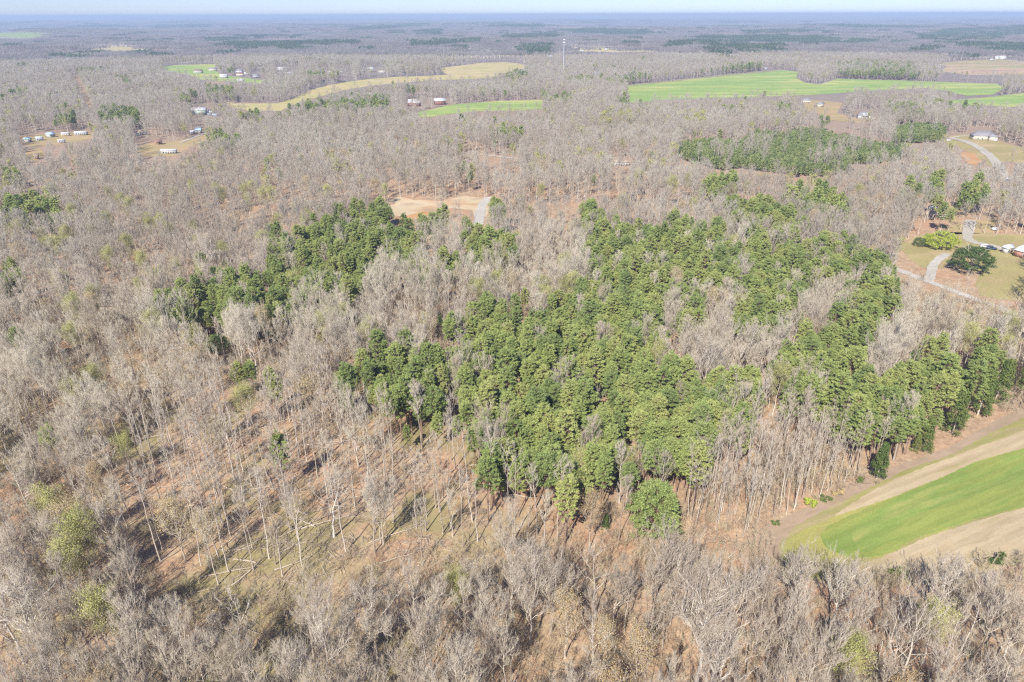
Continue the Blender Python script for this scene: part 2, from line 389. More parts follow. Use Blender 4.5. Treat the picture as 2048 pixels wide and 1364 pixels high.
def round_evergreen(seed, h=14, R=8, n=11000, leaf=0.34):
    rs = np.random.RandomState(seed); gt, gc = Geo(), Geo()
    P = np.zeros((1, 5, 3)); P[0, :, 2] = np.linspace(0, h*0.5, 5); tubes(gt, P, np.array([[0.5, 0.42, 0.38, 0.3, 0.2]]), 8, 0.4)
    Q, _ = sprout(rs, P, 12, 0.3, 0.98, 0.5, 1.1, R*0.95, 5, 0.3, 0.06, 0.2)
    tubes(gt, Q, 0.22*(1-0.8*np.linspace(0, 1, 5))[None]*np.ones((len(Q), 1)), 5, rs.rand(len(Q)))
    k = 210; o = norm(rs.randn(k, 3)); o[:, 2] = np.abs(o[:, 2])*1.0-0.25
    C = o*np.array([R, R, h*0.62])*(rs.uniform(0.45, 1, k)**0.5)[:, None]; C[:, 2] += h*0.38
    C[:, 2] = np.maximum(C[:, 2], 2)
    cs = rs.uniform(0.6, 1.5, k)*R/8; i = rs.randint(0, k, n); o = norm(rs.randn(n, 3))
    L = C[i]+o*(rs.rand(n)**0.4*cs[i])[:, None]*np.array([1, 1, 0.65]); cv = rs.rand(k)
    leaves(gc, L, o+rs.randn(n, 3)*0.5+np.array([0, 0, 0.3]), leaf, rs, np.clip(cv[i]+rs.randn(n)*0.1, 0, 1), 0, 1.4)
    return gt, gc

# ------------------------------------------------------------------ prototypes
BM = [M['bark'], M['twig']]
class Proto:                       # trunk mesh, crown mesh, joined mesh (for the masses)
    def __init__(s, name, gt, gc, tm, cm, joined=True, separate=True):
        if separate:
            s.trunk = gt.mesh('trunk', [tm], True); s.crown = gc.mesh('crown', cm)
        if joined:
            g = Geo(); g.merge(gc, 0); g.merge(gt, len(cm))
            s.obj = bpy.data.objects.new(name, g.mesh(name, cm+[tm]))
PB, PBm, PS, PSm, PP, PPm, PY, PU, PUm, PO, POm = [], [], [], [], [], [], [], [], [], [], []
for i in range(9):      # forest grown hardwoods, high detail
    f = i in (2, 5)
    a = bare_tree(100+i, h=18.5+(i % 3)*1.2, t0=(0.42, 0.5, 0.34, 0.46, 0.38, 0.32, 0.5, 0.4, 0.3)[i], nl=(14, 14, 11, 14, 15, 10, 14, 7, 9)[i], spread=(0.85, 0.6, 1.0, 0.9, 0.72, 1.15, 0.55, 0.8, 1.25)[i], dens=(1, 1, 1, 0.85, 1, 1, 1, 0.45, 0.85)[i], rad=0.17+0.03*(i % 3), crook=1.0+0.4*f, fork=f)
    PB.append(Proto('bare_proto_%02d' % i, a[0], a[1], M['bark'], BM))
for i in range(8):      # hardwoods farther off
    a = bare_tree(200+i, h=17+(i % 3)*1.2, t0=0.36+0.04*(i % 4), nl=12, spread=0.92+0.08*(i % 3), rad=0.18, lod=1, R=1.0)
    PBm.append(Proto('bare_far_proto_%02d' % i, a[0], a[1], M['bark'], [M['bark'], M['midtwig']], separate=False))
for i in range(6):      # slender poles with small tops
    a = bare_tree(300+i, h=22.5+(i % 3)*2, t0=(0.58, 0.68, 0.5)[i % 3], nl=9, spread=0.40, rad=0.145, crook=0.6, dens=0.55)
    PS.append(Proto('pole_proto_%02d' % i, a[0], a[1], M['bark'], BM))
for i in range(4):
    a = bare_tree(340+i, h=19, t0=0.5, nl=9, spread=0.55, rad=0.13, crook=0.7, lod=1, dens=0.8)
    PSm.append(Proto('pole_far_proto_%02d' % i, a[0], a[1], M['bark'], BM, separate=False))
for i in range(7):
    a = pine_tree(400+i, h=17.5+(i % 4)*0.9, base=0.50+0.05*(i % 3), R=2.2+0.35*(i % 3), ncl=130, leaf=0.20, nleaf=70)
    PP.append(Proto('pine_proto_%02d' % i, a[0], a[1], M['pinebark'], [M['needle'], M['pinebark']]))
for i in range(5):
    a = pine_tree(440+i, h=17.5+(i % 3), base=0.48, R=2.6, ncl=80, leaf=0.42, nleaf=26, lod=1)
    PPm.append(Proto('pine_far_proto_%02d' % i, a[0], a[1], M['pinebark'], [M['needle'], M['pinebark']], separate=False))
for i in range(4):
    a = pine_tree(480+i, h=9, base=0.18, R=1.9, ncl=34, leaf=0.5, nleaf=22, lod=1, conic=0.6, rad=0.1)
    PY.append(Proto('young_pine_proto_%02d' % i, a[0], a[1], M['pinebark'], [M['young'], M['pinebark']]))
for i in range(4):      # budding trees
    a = bare_tree(500+i, h=17+i, t0=0.4, nl=15, spread=1.0, rad=0.2); rs = np.random.RandomState(i)
    leafy(a[1], a[2], rs, 7500, 0.16, 2, 0.6)
    PU.append(Proto('budding_proto_%02d' % i, a[0], a[1], M['bark'], BM+[M['bud']]))
for i in range(3):
    a = bare_tree(520+i, h=17+i, t0=0.36, nl=11, spread=1.0, rad=0.2, lod=1); rs = np.random.RandomState(i)
    leafy(a[1], a[2], rs, 700, 0.5, 2)
    PUm.append(Proto('budding_far_proto_%02d' % i, a[0], a[1], M['bark'], BM+[M['bud']], separate=False))
for i in range(3):      # ochre budding trees
    a = bare_tree(540+i, h=15+i, t0=0.33, nl=16, spread=1.0, rad=0.17); rs = np.random.RandomState(i)
    leafy(a[1], a[2], rs, 3600, 0.14, 2, 0.5)
    PO.append(Proto('ochre_proto_%02d' % i, a[0], a[1], M['bark'], BM+[M['ochre']]))

def patch_mesh(kind, seed, size=60.0):
    rs = np.random.RandomState(seed); g = Geo(); n = int(size*size/55)
    gx = rs.uniform(-size/2, size/2, (n, 2)); cnt = 30 if kind != 'pine' else 0
    hh = rs.uniform(15, 22, n); tv = rs.rand(n)
    base = np.concatenate([gx, np.zeros((n, 1))], 1)
    if kind == 'pine':
        P = np.stack([base, base+np.array([0, 0, 1])*hh[:, None]*0.9], 1); tubes(g, P, np.full((n, 2), 0.2), 3, tv, 1)
        m = n*46; i = np.repeat(np.arange(n), 46); q = rs.rand(m)**0.8; th = rs.rand(m)*6.28
        r = 3.6*np.sqrt(np.clip(1-((q-0.35)/0.7)**2, 0.05, 1))*np.sqrt(rs.uniform(0.3, 1, m))
        o = np.stack([np.cos(th)*r, np.sin(th)*r, (0.5+q*0.5)*hh[i]], -1); C = base[i]+o
        N = np.stack([np.cos(th), np.sin(th), 0.3+q], -1)+rs.randn(m, 3)*0.4
        leaves(g, C, N, 1.9, rs, np.clip(tv[i]+rs.randn(m)*0.15, 0, 1), 0, 1.2)
    else:
        P = np.stack([base, base+np.array([0, 0, 1])*hh[:, None]*0.75], 1); tubes(g, P, np.full((n, 2), 0.22), 3, tv, 1)
        i = np.repeat(np.arange(n), 34); m = len(i); th = rs.rand(m)*6.28; an = rs.uniform(0.15, 1.0, m)
        s = base[i]+np.stack([np.zeros(m), np.zeros(m), hh[i]*rs.uniform(0.4, 0.78, m)], -1)
        s[:, :2] += rs.randn(m, 2)*0.9
        L = rs.uniform(3.0, 5.5, m); d = np.stack([np.cos(th)*np.sin(an), np.sin(th)*np.sin(an), np.cos(an)], -1)
        tubes(g, np.stack([s, s+d*L[:, None]], 1), np.full((m, 2), 0.12), 3, np.clip(tv[i]+rs.randn(m)*0.1, 0, 1), 0)
    return g
PATB = []; PATP = []
for i in range(3):
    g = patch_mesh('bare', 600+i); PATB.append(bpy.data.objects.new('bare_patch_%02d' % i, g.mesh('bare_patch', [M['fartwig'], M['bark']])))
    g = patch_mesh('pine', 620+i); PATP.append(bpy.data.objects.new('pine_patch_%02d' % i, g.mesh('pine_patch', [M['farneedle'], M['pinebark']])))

# ------------------------------------------------------------------ object helpers
def link(name, data, parent=None, loc=(0, 0, 0), rz=0.0, sc=1.0):
    o = bpy.data.objects.new(name, data); COL.objects.link(o); o.location = loc; o.rotation_euler = (0, 0, rz)
    o.scale = (sc,)*3 if not isinstance(sc, tuple) else sc
    if parent: o.parent = parent
    return o
def tag(o, label=None, cat=None, group=None, kind=None):
    for k, v in (('label', label), ('category', cat), ('group', group), ('kind', kind)):
        if v: o[k] = v
    return o

# ------------------------------------------------------------------ ground sheet
def ground():
    rad = np.concatenate([[0], np.geomspace(20, 30000, 210)]); na = 720
    th = np.arange(na)*2*math.pi/na
    X = rad[1:, None]*np.sin(th); Y = rad[1:, None]*np.cos(th); Z = hgt(X, Y)
    V = np.concatenate([[[0, 0, 0]], np.stack([X, Y, Z], -1).reshape(-1, 3)])
    T = [(0, 1+(j+1) % na, 1+j) for j in range(na)]
    i, j = np.meshgrid(np.arange(len(rad)-2), np.arange(na), indexing='ij'); j2 = (j+1) % na
    a = 1+i*na+j; b = 1+i*na+j2; c = a+na; d = b+na
    T = np.concatenate([np.array(T), np.stack([a, b, d], -1).reshape(-1, 3), np.stack([a, d, c], -1).reshape(-1, 3)])
    g = Geo(); g.add(V, T)
    me = g.mesh('ground', [M['litter']], True)
    # a sheet seen from above: normals up
    if me.polygons[1000].normal.z < 0: me.flip_normals()
    return tag(link('ground', me), 'brown leaf litter ground of the wooded country', None, None, 'structure')
ground()

def sheet(name, poly, mat, z, label, step=None, pix=True):
    W = [G(*p) for p in poly] if pix else poly
    # densify the outline and wobble it a little
    rs = np.random.RandomState(len(name)+int(abs(W[0][0])))
    per = sum(math.dist(W[i], W[(i+1) % len(W)]) for i in range(len(W)))
    step = step or max(per/420, 0.8)
    out = []
    for i in range(len(W)):
        a, b = W[i], W[(i+1) % len(W)]; L = math.dist(a, b); k = max(1, int(L/step))
        for j in range(k):
            t = j/k; w = (rs.rand(2)-0.5)*step*(0.4 if j else 0)
            out.append((a[0]+(b[0]-a[0])*t+w[0], a[1]+(b[1]-a[1])*t+w[1]))
    xs = [p[0] for p in out]; ys = [p[1] for p in out]
    gs = max((max(xs)-min(xs)), (max(ys)-min(ys)))/45
    gx, gy = np.meshgrid(np.arange(min(xs)+gs/2, max(xs), gs), np.arange(min(ys)+gs/2, max(ys), gs))
    gx, gy = gx.ravel(), gy.ravel(); ok = inpoly(gx, gy, out)
    pts = [Vector(p) for p in out]+[Vector((x, y)) for x, y in zip(gx[ok], gy[ok])]
    n = len(out)
    vs, _, fs, *_r = delaunay_2d_cdt(pts, [], [list(range(n))], 1, 1e-3)
    V = np.array([(v[0], v[1], 0) for v in vs]); V[:, 2] = hgt(V[:, 0], V[:, 1])+z
    g = Geo(); g.add(V, np.array([tuple(f) for f in fs if len(f) == 3]))
    me = g.mesh(name, [mat], True)
    if me.polygons[0].normal.z < 0: me.flip_normals()
    return tag(link(name, me), label, None, None, 'structure')
def strip(name, pts, wpx, mat, z, label, wm=None):
    W = np.array([G(*p) for p in pts]); 
    # smooth
    t = np.linspace(0, 1, len(W)); tt = np.linspace(0, 1, 8*(len(W)-1)+1)
    if len(W) > 2:
        C = np.stack([np.interp(tt, t, W[:, 0]), np.interp(tt, t, W[:, 1])], -1)
        for _ in range(6): C[1:-1] = (C[:-2]+2*C[1:-1]+C[2:])/4
    else: C = np.stack([np.interp(tt, t, W[:, 0]), np.interp(tt, t, W[:, 1])], -1)
    d = np.gradient(C, axis=0); nn = np.stack([-d[:, 1], d[:, 0]], -1); nn /= np.linalg.norm(nn, axis=1)[:, None]
    rs = np.random.RandomState(len(pts)*7)
    w = (wm/2)*(1+0.12*rs.randn(len(C), 1))
    V = np.concatenate([C-nn*w, C, C+nn*w]); V = np.concatenate([V, np.zeros((len(V), 1))], 1); V[:, 2] = hgt(V[:, 0], V[:, 1])+z
    k = len(C); T = []
    for i in range(k-1):
        for o in (0, k): T += [(o+i, o+k+i, o+k+i+1), (o+i, o+k+i+1, o+i+1)]
    g = Geo(); g.add(V, T); me = g.mesh(name, [mat], True)
    if me.polygons[0].normal.z < 0: me.flip_normals()
    return tag(link(name, me), label, None, None, 'structure')

g_az = math.radians(0)
_a, _b = G(1600, 1062), G(1950, 925); RZ = math.atan2(_b[1]-_a[1], _b[0]-_a[0])
M['green'] = field_mat('green_wheat', [(0.52, 0.52, 0.18), (0.28, 0.42, 0.12), (0.44, 0.50, 0.16), (0.62, 0.55, 0.23)], 0.1, 0.02, (4, 1, 1))
M['wheat_near'] = field_mat('young_wheat', [(0.22, 0.31, 0.075), (0.34, 0.38, 0.10), (0.25, 0.34, 0.085), (0.43, 0.42, 0.14)], RZ, 0.16, (7, 1, 1), lines=True)
M['limegrass'] = field_mat('lime_grass', [(0.34, 0.34, 0.09), (0.42, 0.40, 0.12), (0.36, 0.33, 0.13), (0.28, 0.31, 0.08)], RZ, 0.12, (3, 1, 1))
M['tan'] = field_mat('tan_pasture', [(0.54, 0.46, 0.20), (0.62, 0.50, 0.28), (0.50, 0.46, 0.18), (0.64, 0.50, 0.31)], 0.2, 0.02, (3, 1, 1))
M['straw'] = field_mat('straw_stubble', [(0.42, 0.34, 0.19), (0.58, 0.47, 0.30), (0.52, 0.41, 0.25), (0.40, 0.36, 0.15)], RZ, 0.25, (7, 1, 1), lines=True)
M['olive'] = field_mat('olive_grass', [(0.36, 0.27, 0.15), (0.36, 0.34, 0.12), (0.44, 0.36, 0.19), (0.29, 0.31, 0.09)], RZ, 0.22, (4, 1, 1), lines=True)
M['soil'] = field_mat('bare_soil', [(0.36, 0.26, 0.18), (0.46, 0.34, 0.24), (0.40, 0.30, 0.20), (0.34, 0.28, 0.15)], RZ, 0.22, (3, 1, 1))
M['clay'] = field_mat('orange_clay', [(0.50, 0.25, 0.12), (0.60, 0.34, 0.16), (0.55, 0.40, 0.26)], 0, 0.08, (1, 1, 1))
M['clear'] = field_mat('tan_clearing', [(0.46, 0.29, 0.17), (0.52, 0.38, 0.22), (0.44, 0.36, 0.17), (0.50, 0.31, 0.18)], 0, 0.05, (2, 1, 1))
M['clayclear'] = field_mat('orange_clearing', [(0.50, 0.35, 0.22), (0.62, 0.43, 0.26), (0.66, 0.54, 0.36), (0.52, 0.40, 0.27)], 0, 0.07, (2, 1, 1))
M['moor'] = field_mat('rough_pasture', [(0.48, 0.35, 0.24), (0.40, 0.38, 0.19), (0.60, 0.42, 0.28), (0.38, 0.28, 0.22)], 0.1, 0.012, (4, 1, 1))
M['gravel'] = field_mat('pale_gravel', [(0.42, 0.37, 0.30), (0.56, 0.51, 0.43), (0.48, 0.43, 0.35)], 0, 0.4, (1, 1, 1))
M['whitegravel'] = field_mat('white_gravel', [(0.50, 0.46, 0.40), (0.62, 0.58, 0.51)], 0, 0.4, (1, 1, 1))
M['lawn'] = field_mat('lawn', [(0.46, 0.34, 0.20), (0.40, 0.35, 0.15), (0.54, 0.41, 0.24)], 0.3, 0.05, (2, 1, 1))

FIELDS = [   # visible outline in the photograph, material, name, label
 ([(1250,171),(1330,163),(1450,150),(1560,140),(1597,144),(1592,156),(1612,166),(1640,169),(1674,158),(1800,161),(1995,168),(2010,176),(1985,189),(1935,192),(1900,184),(1850,176),(1780,180),(1700,185),(1620,190),(1540,193),(1440,196),(1330,200),(1262,206)], 'green', 'field', 'big green wheat field under the far line of pines'),
 ([(868,218),(900,210),(1000,202),(1085,200),(1085,218),(1040,222),(960,222),(900,228),(848,236),(830,232),(836,224)], 'green', 'field', 'green field running right from the red barns'),
 ([(436,201),(470,207),(555,207),(590,196),(620,180),(660,170),(720,160),(790,154),(850,152),(900,149),(930,146),(960,150),(955,158),(900,160),(850,162),(800,166),(740,172),(690,180),(600,204),(560,222),(500,222),(455,214)], 'tan', 'field', 'long curved tan pasture behind the tall pines'),
 ([(882,136),(960,126),(1010,124),(1044,128),(1052,136),(1010,146),(985,156),(950,158),(900,150),(882,144)], 'tan', 'field', 'domed tan pasture on a rise with woods around'),
 ([(322,134),(350,130),(432,128),(428,140),(444,150),(520,160),(560,158),(520,168),(400,160),(380,150),(330,142)], 'green', 'field', 'pale green pasture beside the village houses'),
 ([(1868,128),(1920,122),(1990,118),(2060,122),(2060,152),(1990,150),(1930,150),(1880,142),(1895,132)], 'moor', 'field', 'brown rough pasture on the rise below a farmhouse'),
 ([(1885,202),(1960,196),(2060,185),(2060,216),(1980,212),(1900,208)], 'green', 'field', 'green field at the frame edge below the hedge'),
 ([(-20,64),(60,66),(115,70),(60,78),(-20,78)], 'green', 'field', 'far hazy green field at the frame edge'),
 ([(1520,96),(1500,98),(1440,99),(1380,97),(1450,94)], 'tan', 'field', 'thin tan strip beyond the long white shed'),
 ([(860,109),(940,107),(1060,109),(1060,112),(940,112),(870,112)], 'tan', 'field', 'thin tan strip in the woods beyond the domed pasture'),
 ([(150,96),(210,92),(300,96),(400,94),(400,98),(300,101),(240,104)], 'tan', 'field', 'far tan strip between two dark pine clumps'),
 ([(1130,98),(1200,95),(1240,97),(1330,99),(1330,103),(1230,104),(1120,103)], 'tan', 'field', 'tan clearing around the houses beyond the mast'),
 ([(268,296),(300,286),(345,284),(390,272),(425,268),(420,276),(385,292),(350,312),(300,314),(272,310)], 'clear', 'clearing', 'tan clearing around the lean-to shed'),
 ([(36,274),(70,268),(140,266),(196,262),(190,276),(120,290),(66,294),(40,286)], 'clear', 'clearing', 'tan strip of ground around the trailers'),
 ([(46,300),(80,296),(92,312),(74,322),(48,318)], 'clear', 'clearing', 'tan yard around the small wooden shed'),
 ([(1606,200),(1650,202),(1685,206),(1674,226),(1700,234),(1740,240),(1716,246),(1660,240),(1650,232),(1612,222)], 'clear', 'clearing', 'straw coloured yard beside two grey roofed houses'),
 ([(795,392),(830,400),(880,402),(930,392),(962,396),(985,402),(975,430),(952,450),(945,420),(900,416),(860,424),(812,440),(792,440),(780,424),(770,404)], 'clayclear', 'clearing', 'orange tan clearing beside the white gravel drive'),
 ([(1880,276),(1930,268),(1990,280),(2060,300),(2060,330),(2010,322),(2000,336),(1975,330),(1945,310),(1920,296),(1890,286)], 'lawn', 'lawn', 'lawn and banks around the big grey roofed house'),
 ([(1798,492),(1840,470),(1900,464),(1990,468),(2060,470),(2060,606),(2010,600),(1960,592),(1950,570),(1960,545),(1900,535),(1850,538),(1820,520)], 'lawn', 'lawn', 'tan lawn with tree shadows beside the parked cars'),
 ([(1895,440),(1990,440),(1990,466),(1880,470)], 'clear', 'clearing', 'reddish ground under the orchard trees'),
]
NEAR = [  # strips of the field at the right
 ([(2060,806),(1990,842),(1900,893),(1800,930),(1700,965),(1620,1010),(1520,1058),(1490,1085),(1470,1120),(1560,1150),(1700,1170),(1900,1160),(2060,1120)], 'soil', 0.02, 'brown soil margin along the wood edge'),
 ([(2060,830),(1990,862),(1905,908),(1810,940),(1720,985),(1640,1025),(1590,1052),(1560,1085),(1560,1150),(1700,1170),(1900,1160),(2060,1120)], 'olive', 0.04, 'olive grass strip along the soil margin'),
 ([(2060,856),(1995,880),(1930,905),(1860,930),(1790,958),(1720,996),(1670,1030),(1660,1060),(1700,1150),(1900,1160),(2060,1120)], 'straw', 0.06, 'straw coloured strip of stubble'),
 ([(2060,893),(1950,925),(1900,948),(1810,985),(1740,1010),(1680,1030),(1600,1062),(1575,1078),(1560,1100),(1590,1130),(1700,1140),(1790,1110),(1850,1078),(1950,1043),(2060,1012)], 'limegrass', 0.08, 'yellow green tongue of the young wheat'),
 ([(2060,893),(1950,925),(1900,948),(1810,985),(1765,1010),(1720,1040),(1700,1070),(1720,1105),(1765,1106),(1850,1070),(1950,1038),(2060,1010)], 'wheat_near', 0.10, 'bright green strip of young wheat'),
 ([(2060,1016),(1950,1043),(1850,1076),(1790,1104),(1720,1130),(1700,1170),(1900,1170),(2060,1120)], 'straw', 0.12, 'straw coloured stubble below the green wheat'),
]
def extend(poly):
    # carry the strips on beyond the frame
    out = []
    n = len(poly)
    for i, p in enumerate(poly):
        if p[0] == 2060:
            q = poly[1] if i == 0 else poly[i-1]
            sl = (p[1]-q[1])/(p[0]-q[0]); e = (2400, p[1]+sl*340)
            out += [e, p] if i == 0 else [p, e]
        else: out.append(p)
    return out
NEAR = [(extend(p), m, z, l) for p, m, z, l in NEAR]
for k, (poly, mt, nm, lb) in enumerate(FIELDS):
    sheet(nm, poly, M[mt], 0.12 if min(p[1] for p in poly) < 250 else 0.05, lb)
M['wheatmix'] = field_mat('thin_wheat', [(0.26, 0.33, 0.08), (0.34, 0.37, 0.10), (0.24, 0.33, 0.08), (0.40, 0.39, 0.13)], RZ, 0.14, (5, 1, 1), lines=True)
NEAR.insert(4, ([(1800,992),(1765,1003),(1735,1016),(1690,1036),(1655,1052),(1640,1070),(1650,1095),(1700,1118),(1765,1112),(1800,1098)], 'wheatmix', 0.09, 'thin yellow green part of the young wheat'))
for k, (poly, mt, z, lb) in enumerate(NEAR): sheet('field', poly, M[mt], z, lb)
sheet('bare_earth', [(1915,304),(1950,306),(1958,318),(1972,322),(1950,330),(1936,328)], M['clay'], 0.16, 'bright orange clay bank below the curving road')
sheet('bare_earth', [(174,208),(196,210),(198,236),(188,236)], M['clay'], 0.2, 'orange clay strip at the end of the cut through the wood')
sheet('bare_earth', [(790,436),(812,432),(850,422),(860,428),(812,446),(792,452)], M['clay'], 0.1, 'orange clay track beside the tan clearing')
sheet('bare_earth', [(410,165),(450,163),(452,168),(415,170)], M['clay'], 0.25, 'orange clay bank below the village pasture')
ROADS = [
 ([(1900,276),(1930,282),(1960,296),(1985,316),(2000,336),(2010,362)], 8, 'grey gravel road curving past the orange clay bank'),
 ([(1895,277),(1925,272),(1960,268)], 4, 'pale drive to the big grey roofed house'),
 ([(978,394),(966,408),(960,424),(958,442),(954,458)], 6, 'white gravel drive beside the tan clearing'),
 ([(925,306),(980,311),(1038,318)], 4, 'pale lane crossing the bare wood'),
 ([(1790,538),(1850,560),(1900,580),(1950,598),(2000,617),(2060,640)], 4.5, 'white lane running down through the bare trees'),
 ([(1896,508),(1880,516),(1866,530),(1862,548),(1858,566)], 4, 'white track curving down from the parked cars'),
 ([(1942,440),(1937,460),(1934,478),(1950,486),(1985,492),(2010,500)], 5.5, 'pale drive leading down to the parked cars'),
 ([(1258,172),(1330,164),(1450,151),(1560,141)], 7, 'pinkish dirt road along the top of the big wheat field'),
 ([(36,273),(120,268),(196,263),(300,258),(400,262)], 5, 'dirt lane behind the trailers'),
 ([(360,286),(385,276),(425,262),(520,246),(600,240)], 4, 'pale lane past the small blue roofed house'),
 ([(148,150),(158,168),(172,192),(184,226)], 14, 'straight cut through the wood'),
 ([(540,474),(520,488),(505,500)], 5, 'sandy logging track above the left pines'),
 ([(385,240),(430,232),(600,236),(720,236)], 4, 'lane in front of the white metal barn'),
]
for i, (p, w, lb) in enumerate(ROADS): strip('road', p, 0, M['whitegravel'] if i in (2, 4, 5) else M['gravel'] if 'cut' not in lb and 'dirt' not in lb and 'logging' not in lb else M['soil'], (0.22 if p[0][1] < 330 else 0.14)+0.006*i, lb, wm=w)

# zones of the wood in the photograph's pixels (crown level)
PINE = [
 [(400,572),(470,548),(560,560),(610,615),(530,640),(440,640),(405,620)],
 [(655,742),(700,715),(800,688),(880,688),(900,760),(870,812),(790,812),(700,785),(665,765)], [(560,560),(660,560),(735,572),(700,600),(600,612),(540,625),(500,620)],
 [(1160,425),(1178,412),(1205,425),(1225,462),(1262,452),(1300,455),(1335,455),(1370,438),(1400,465),(1440,458),(1470,478),(1500,452),(1525,462),(1540,500),(1580,490),(1640,485),(1690,480),(1725,500),(1765,502),(1772,530),(1812,545),(1800,562),(1755,560),(1705,545),(1695,585),(1650,600),(1685,568),(1760,572),(1800,590),(1795,615),(1745,640),(1765,665),(1740,690),(1800,695),(1850,680),(1895,700),(1950,690),(1990,700),(1990,740),(1960,800),(1890,870),(1830,890),(1800,850),(1700,858),(1680,820),(1590,795),(1520,775),(1530,830),(1480,855),(1430,870),(1425,905),(1340,935),(1290,905),(1245,925),(1200,925),(1190,980),(1150,960),(1130,920),(1110,1000),(1080,985),(1060,930),(990,945),(950,900),(935,830),(870,830),(785,820),(780,780),(740,760),(700,775),(670,765),(670,735),(790,695),(820,668),(870,690),(905,655),(940,625),(1000,612),(1040,628),(1085,612),(1130,592),(1165,570),(1190,540),(1175,500),(1160,470)],
 [(575,480),(600,455),(690,430),(740,402),(775,405),(830,470),(860,515),(830,545),(795,525),(745,530),(735,570),(700,570),(650,560),(600,550),(560,560),(590,600),(545,610),(505,600),(500,560),(540,510)],
 [(310,600),(345,580),(390,575),(395,620),(375,640),(330,635)], [(405,580),(450,575),(455,610),(410,615)], [(455,590),(490,585),(490,625),(460,630)],
 [(430,550),(490,545),(500,565),(440,575)], [(640,555),(680,560),(670,590),(640,595)], [(480,722),(520,702),(550,740),(540,765),(485,765)],
 [(530,460),(555,460),(560,490),(540,495)], [(388,520),(412,520),(410,560),(395,560)],
 [(930,440),(960,455),(1035,465),(1040,490),(1030,515),(960,530),(935,510),(930,470)], [(875,505),(905,500),(905,535),(875,535)], [(835,540),(865,545),(860,570),(840,570)],
 [(830,425),(880,425),(900,450),(860,462),(830,455)], [(925,425),(955,430),(950,460),(925,455)], [(975,395),(1005,400),(1000,430),(980,440)],
 [(1570,365),(1600,360),(1640,375),(1680,385),(1695,405),(1690,425),(1640,425),(1590,410),(1560,395)], [(1405,365),(1430,345),(1470,350),(1475,375),(1440,395),(1405,385)],
 [(1455,400),(1530,400),(1560,420),(1590,420),(1590,480),(1560,490),(1540,450),(1480,440),(1455,420)], [(1800,380),(1830,370),(1840,390),(1810,400)],
 [(1848,355),(1890,352),(1897,385),(1860,395)], [(1920,375),(1960,362),(1985,385),(1930,402)], [(1868,400),(1902,395),(1902,430),(1875,440)],
 [(0,395),(60,380),(95,400),(132,430),(130,440),(80,447),(40,440),(0,430)], [(0,335),(45,340),(40,358),(0,358)], [(0,525),(30,520),(52,560),(30,590),(0,600)],
 [(195,218),(275,215),(278,240),(200,245)], [(352,190),(395,185),(398,208),(360,208)], [(585,188),(610,178),(635,188),(635,226),(592,224)], [(635,195),(700,190),(780,192),(780,216),(700,218),(640,215)],
 [(480,222),(520,212),(524,238),(488,240)], [(545,215),(580,210),(582,232),(550,236)], [(425,268),(450,262),(455,272),(430,276)], [(430,275),(480,272),(490,285),(440,290)],
 [(1015,145),(1050,135),(1058,158),(1008,160)], [(1362,152),(1440,140),(1520,128),(1520,140),(1440,150),(1362,158)], [(1190,152),(1262,150),(1360,148),(1440,136),(1520,126),(1530,136),(1450,146),(1330,161),(1250,168),(1195,162)], [(1675,126),(1760,124),(1835,128),(1840,150),(1760,154),(1675,155)],
 [(1440,196),(1480,190),(1532,186),(1530,200),(1450,203)], [(1608,187),(1640,180),(1678,180),(1675,204),(1620,206)], [(1550,208),(1578,206),(1582,220),(1550,220)],
 [(1640,232),(1665,232),(1668,252),(1640,250)], [(1775,205),(1790,202),(1830,208),(1836,225),(1780,226)], [(412,180),(440,172),(450,180),(446,190),(415,190)],
 [(1240,195),(1300,202),(1300,212),(1240,210)], [(0,190),(20,192),(18,204),(0,204)], [(660,560),(735,560),(725,585),(670,590)], [(820,670),(850,660),(860,700),(820,700)], [(1862,350),(1880,350),(1880,360),(1862,360)],
 [(990,1000),(1020,905),(1050,905),(1060,960),(1020,970)], [(1890,700),(1990,690),(2060,770),(2060,800),(1990,800),(1940,830),(1890,850)],
]
BARE_IN = [
 [(1400,620),(1420,580),(1450,570),(1490,590),(1480,610),(1440,640),(1410,640)], [(1300,700),(1320,665),(1380,660),(1410,650),(1440,635),(1440,650),(1500,655),(1560,670),(1560,700),(1500,720),(1400,715),(1310,720)],
 [(1322,602),(1365,600),(1358,650),(1335,655)], [(1605,575),(1690,560),(1680,590),(1655,620),(1660,650),(1640,655),(1610,610)], [(1740,680),(1760,665),(1830,665),(1830,690),(1790,712),(1750,710)],
 [(1575,620),(1600,622),(1590,660),(1572,660)], [(1152,880),(1168,868),(1185,875),(1188,905),(1158,905)], [(890,748),(925,735),(930,780),(895,775)], [(1350,545),(1366,545),(1366,570),(1350,572)],
 [(1500,820),(1520,780),(1550,790),(1530,840)], [(1245,905),(1290,895),(1295,925),(1250,930)], [(1900,780),(1935,770),(1920,800),(1890,840)],
 [(1515,760),(1540,750),(1545,775),(1520,780)],[(1440,850),(1480,845),(1480,905),(1440,900)],
]
YOUNG = [[(1355,290),(1400,282),(1480,285),(1510,262),(1560,268),(1600,258),(1640,262),(1700,275),(1760,290),(1820,295),(1815,305),(1780,315),(1700,318),(1700,335),(1640,342),(1560,335),(1480,325),(1450,330),(1400,320),(1355,305)],
 [(1780,265),(1800,252),(1880,248),(1895,265),(1880,275),(1790,277)]]
THIN = [[(330,830),(430,750),(560,780),(700,790),(800,840),(900,860),(960,930),(1060,1010),(1130,1040),(1330,1060),(1180,1085),(1050,1090),(800,1100),(660,1110),(560,1160),(420,1200),(300,1160),(240,1050),(230,920)]]
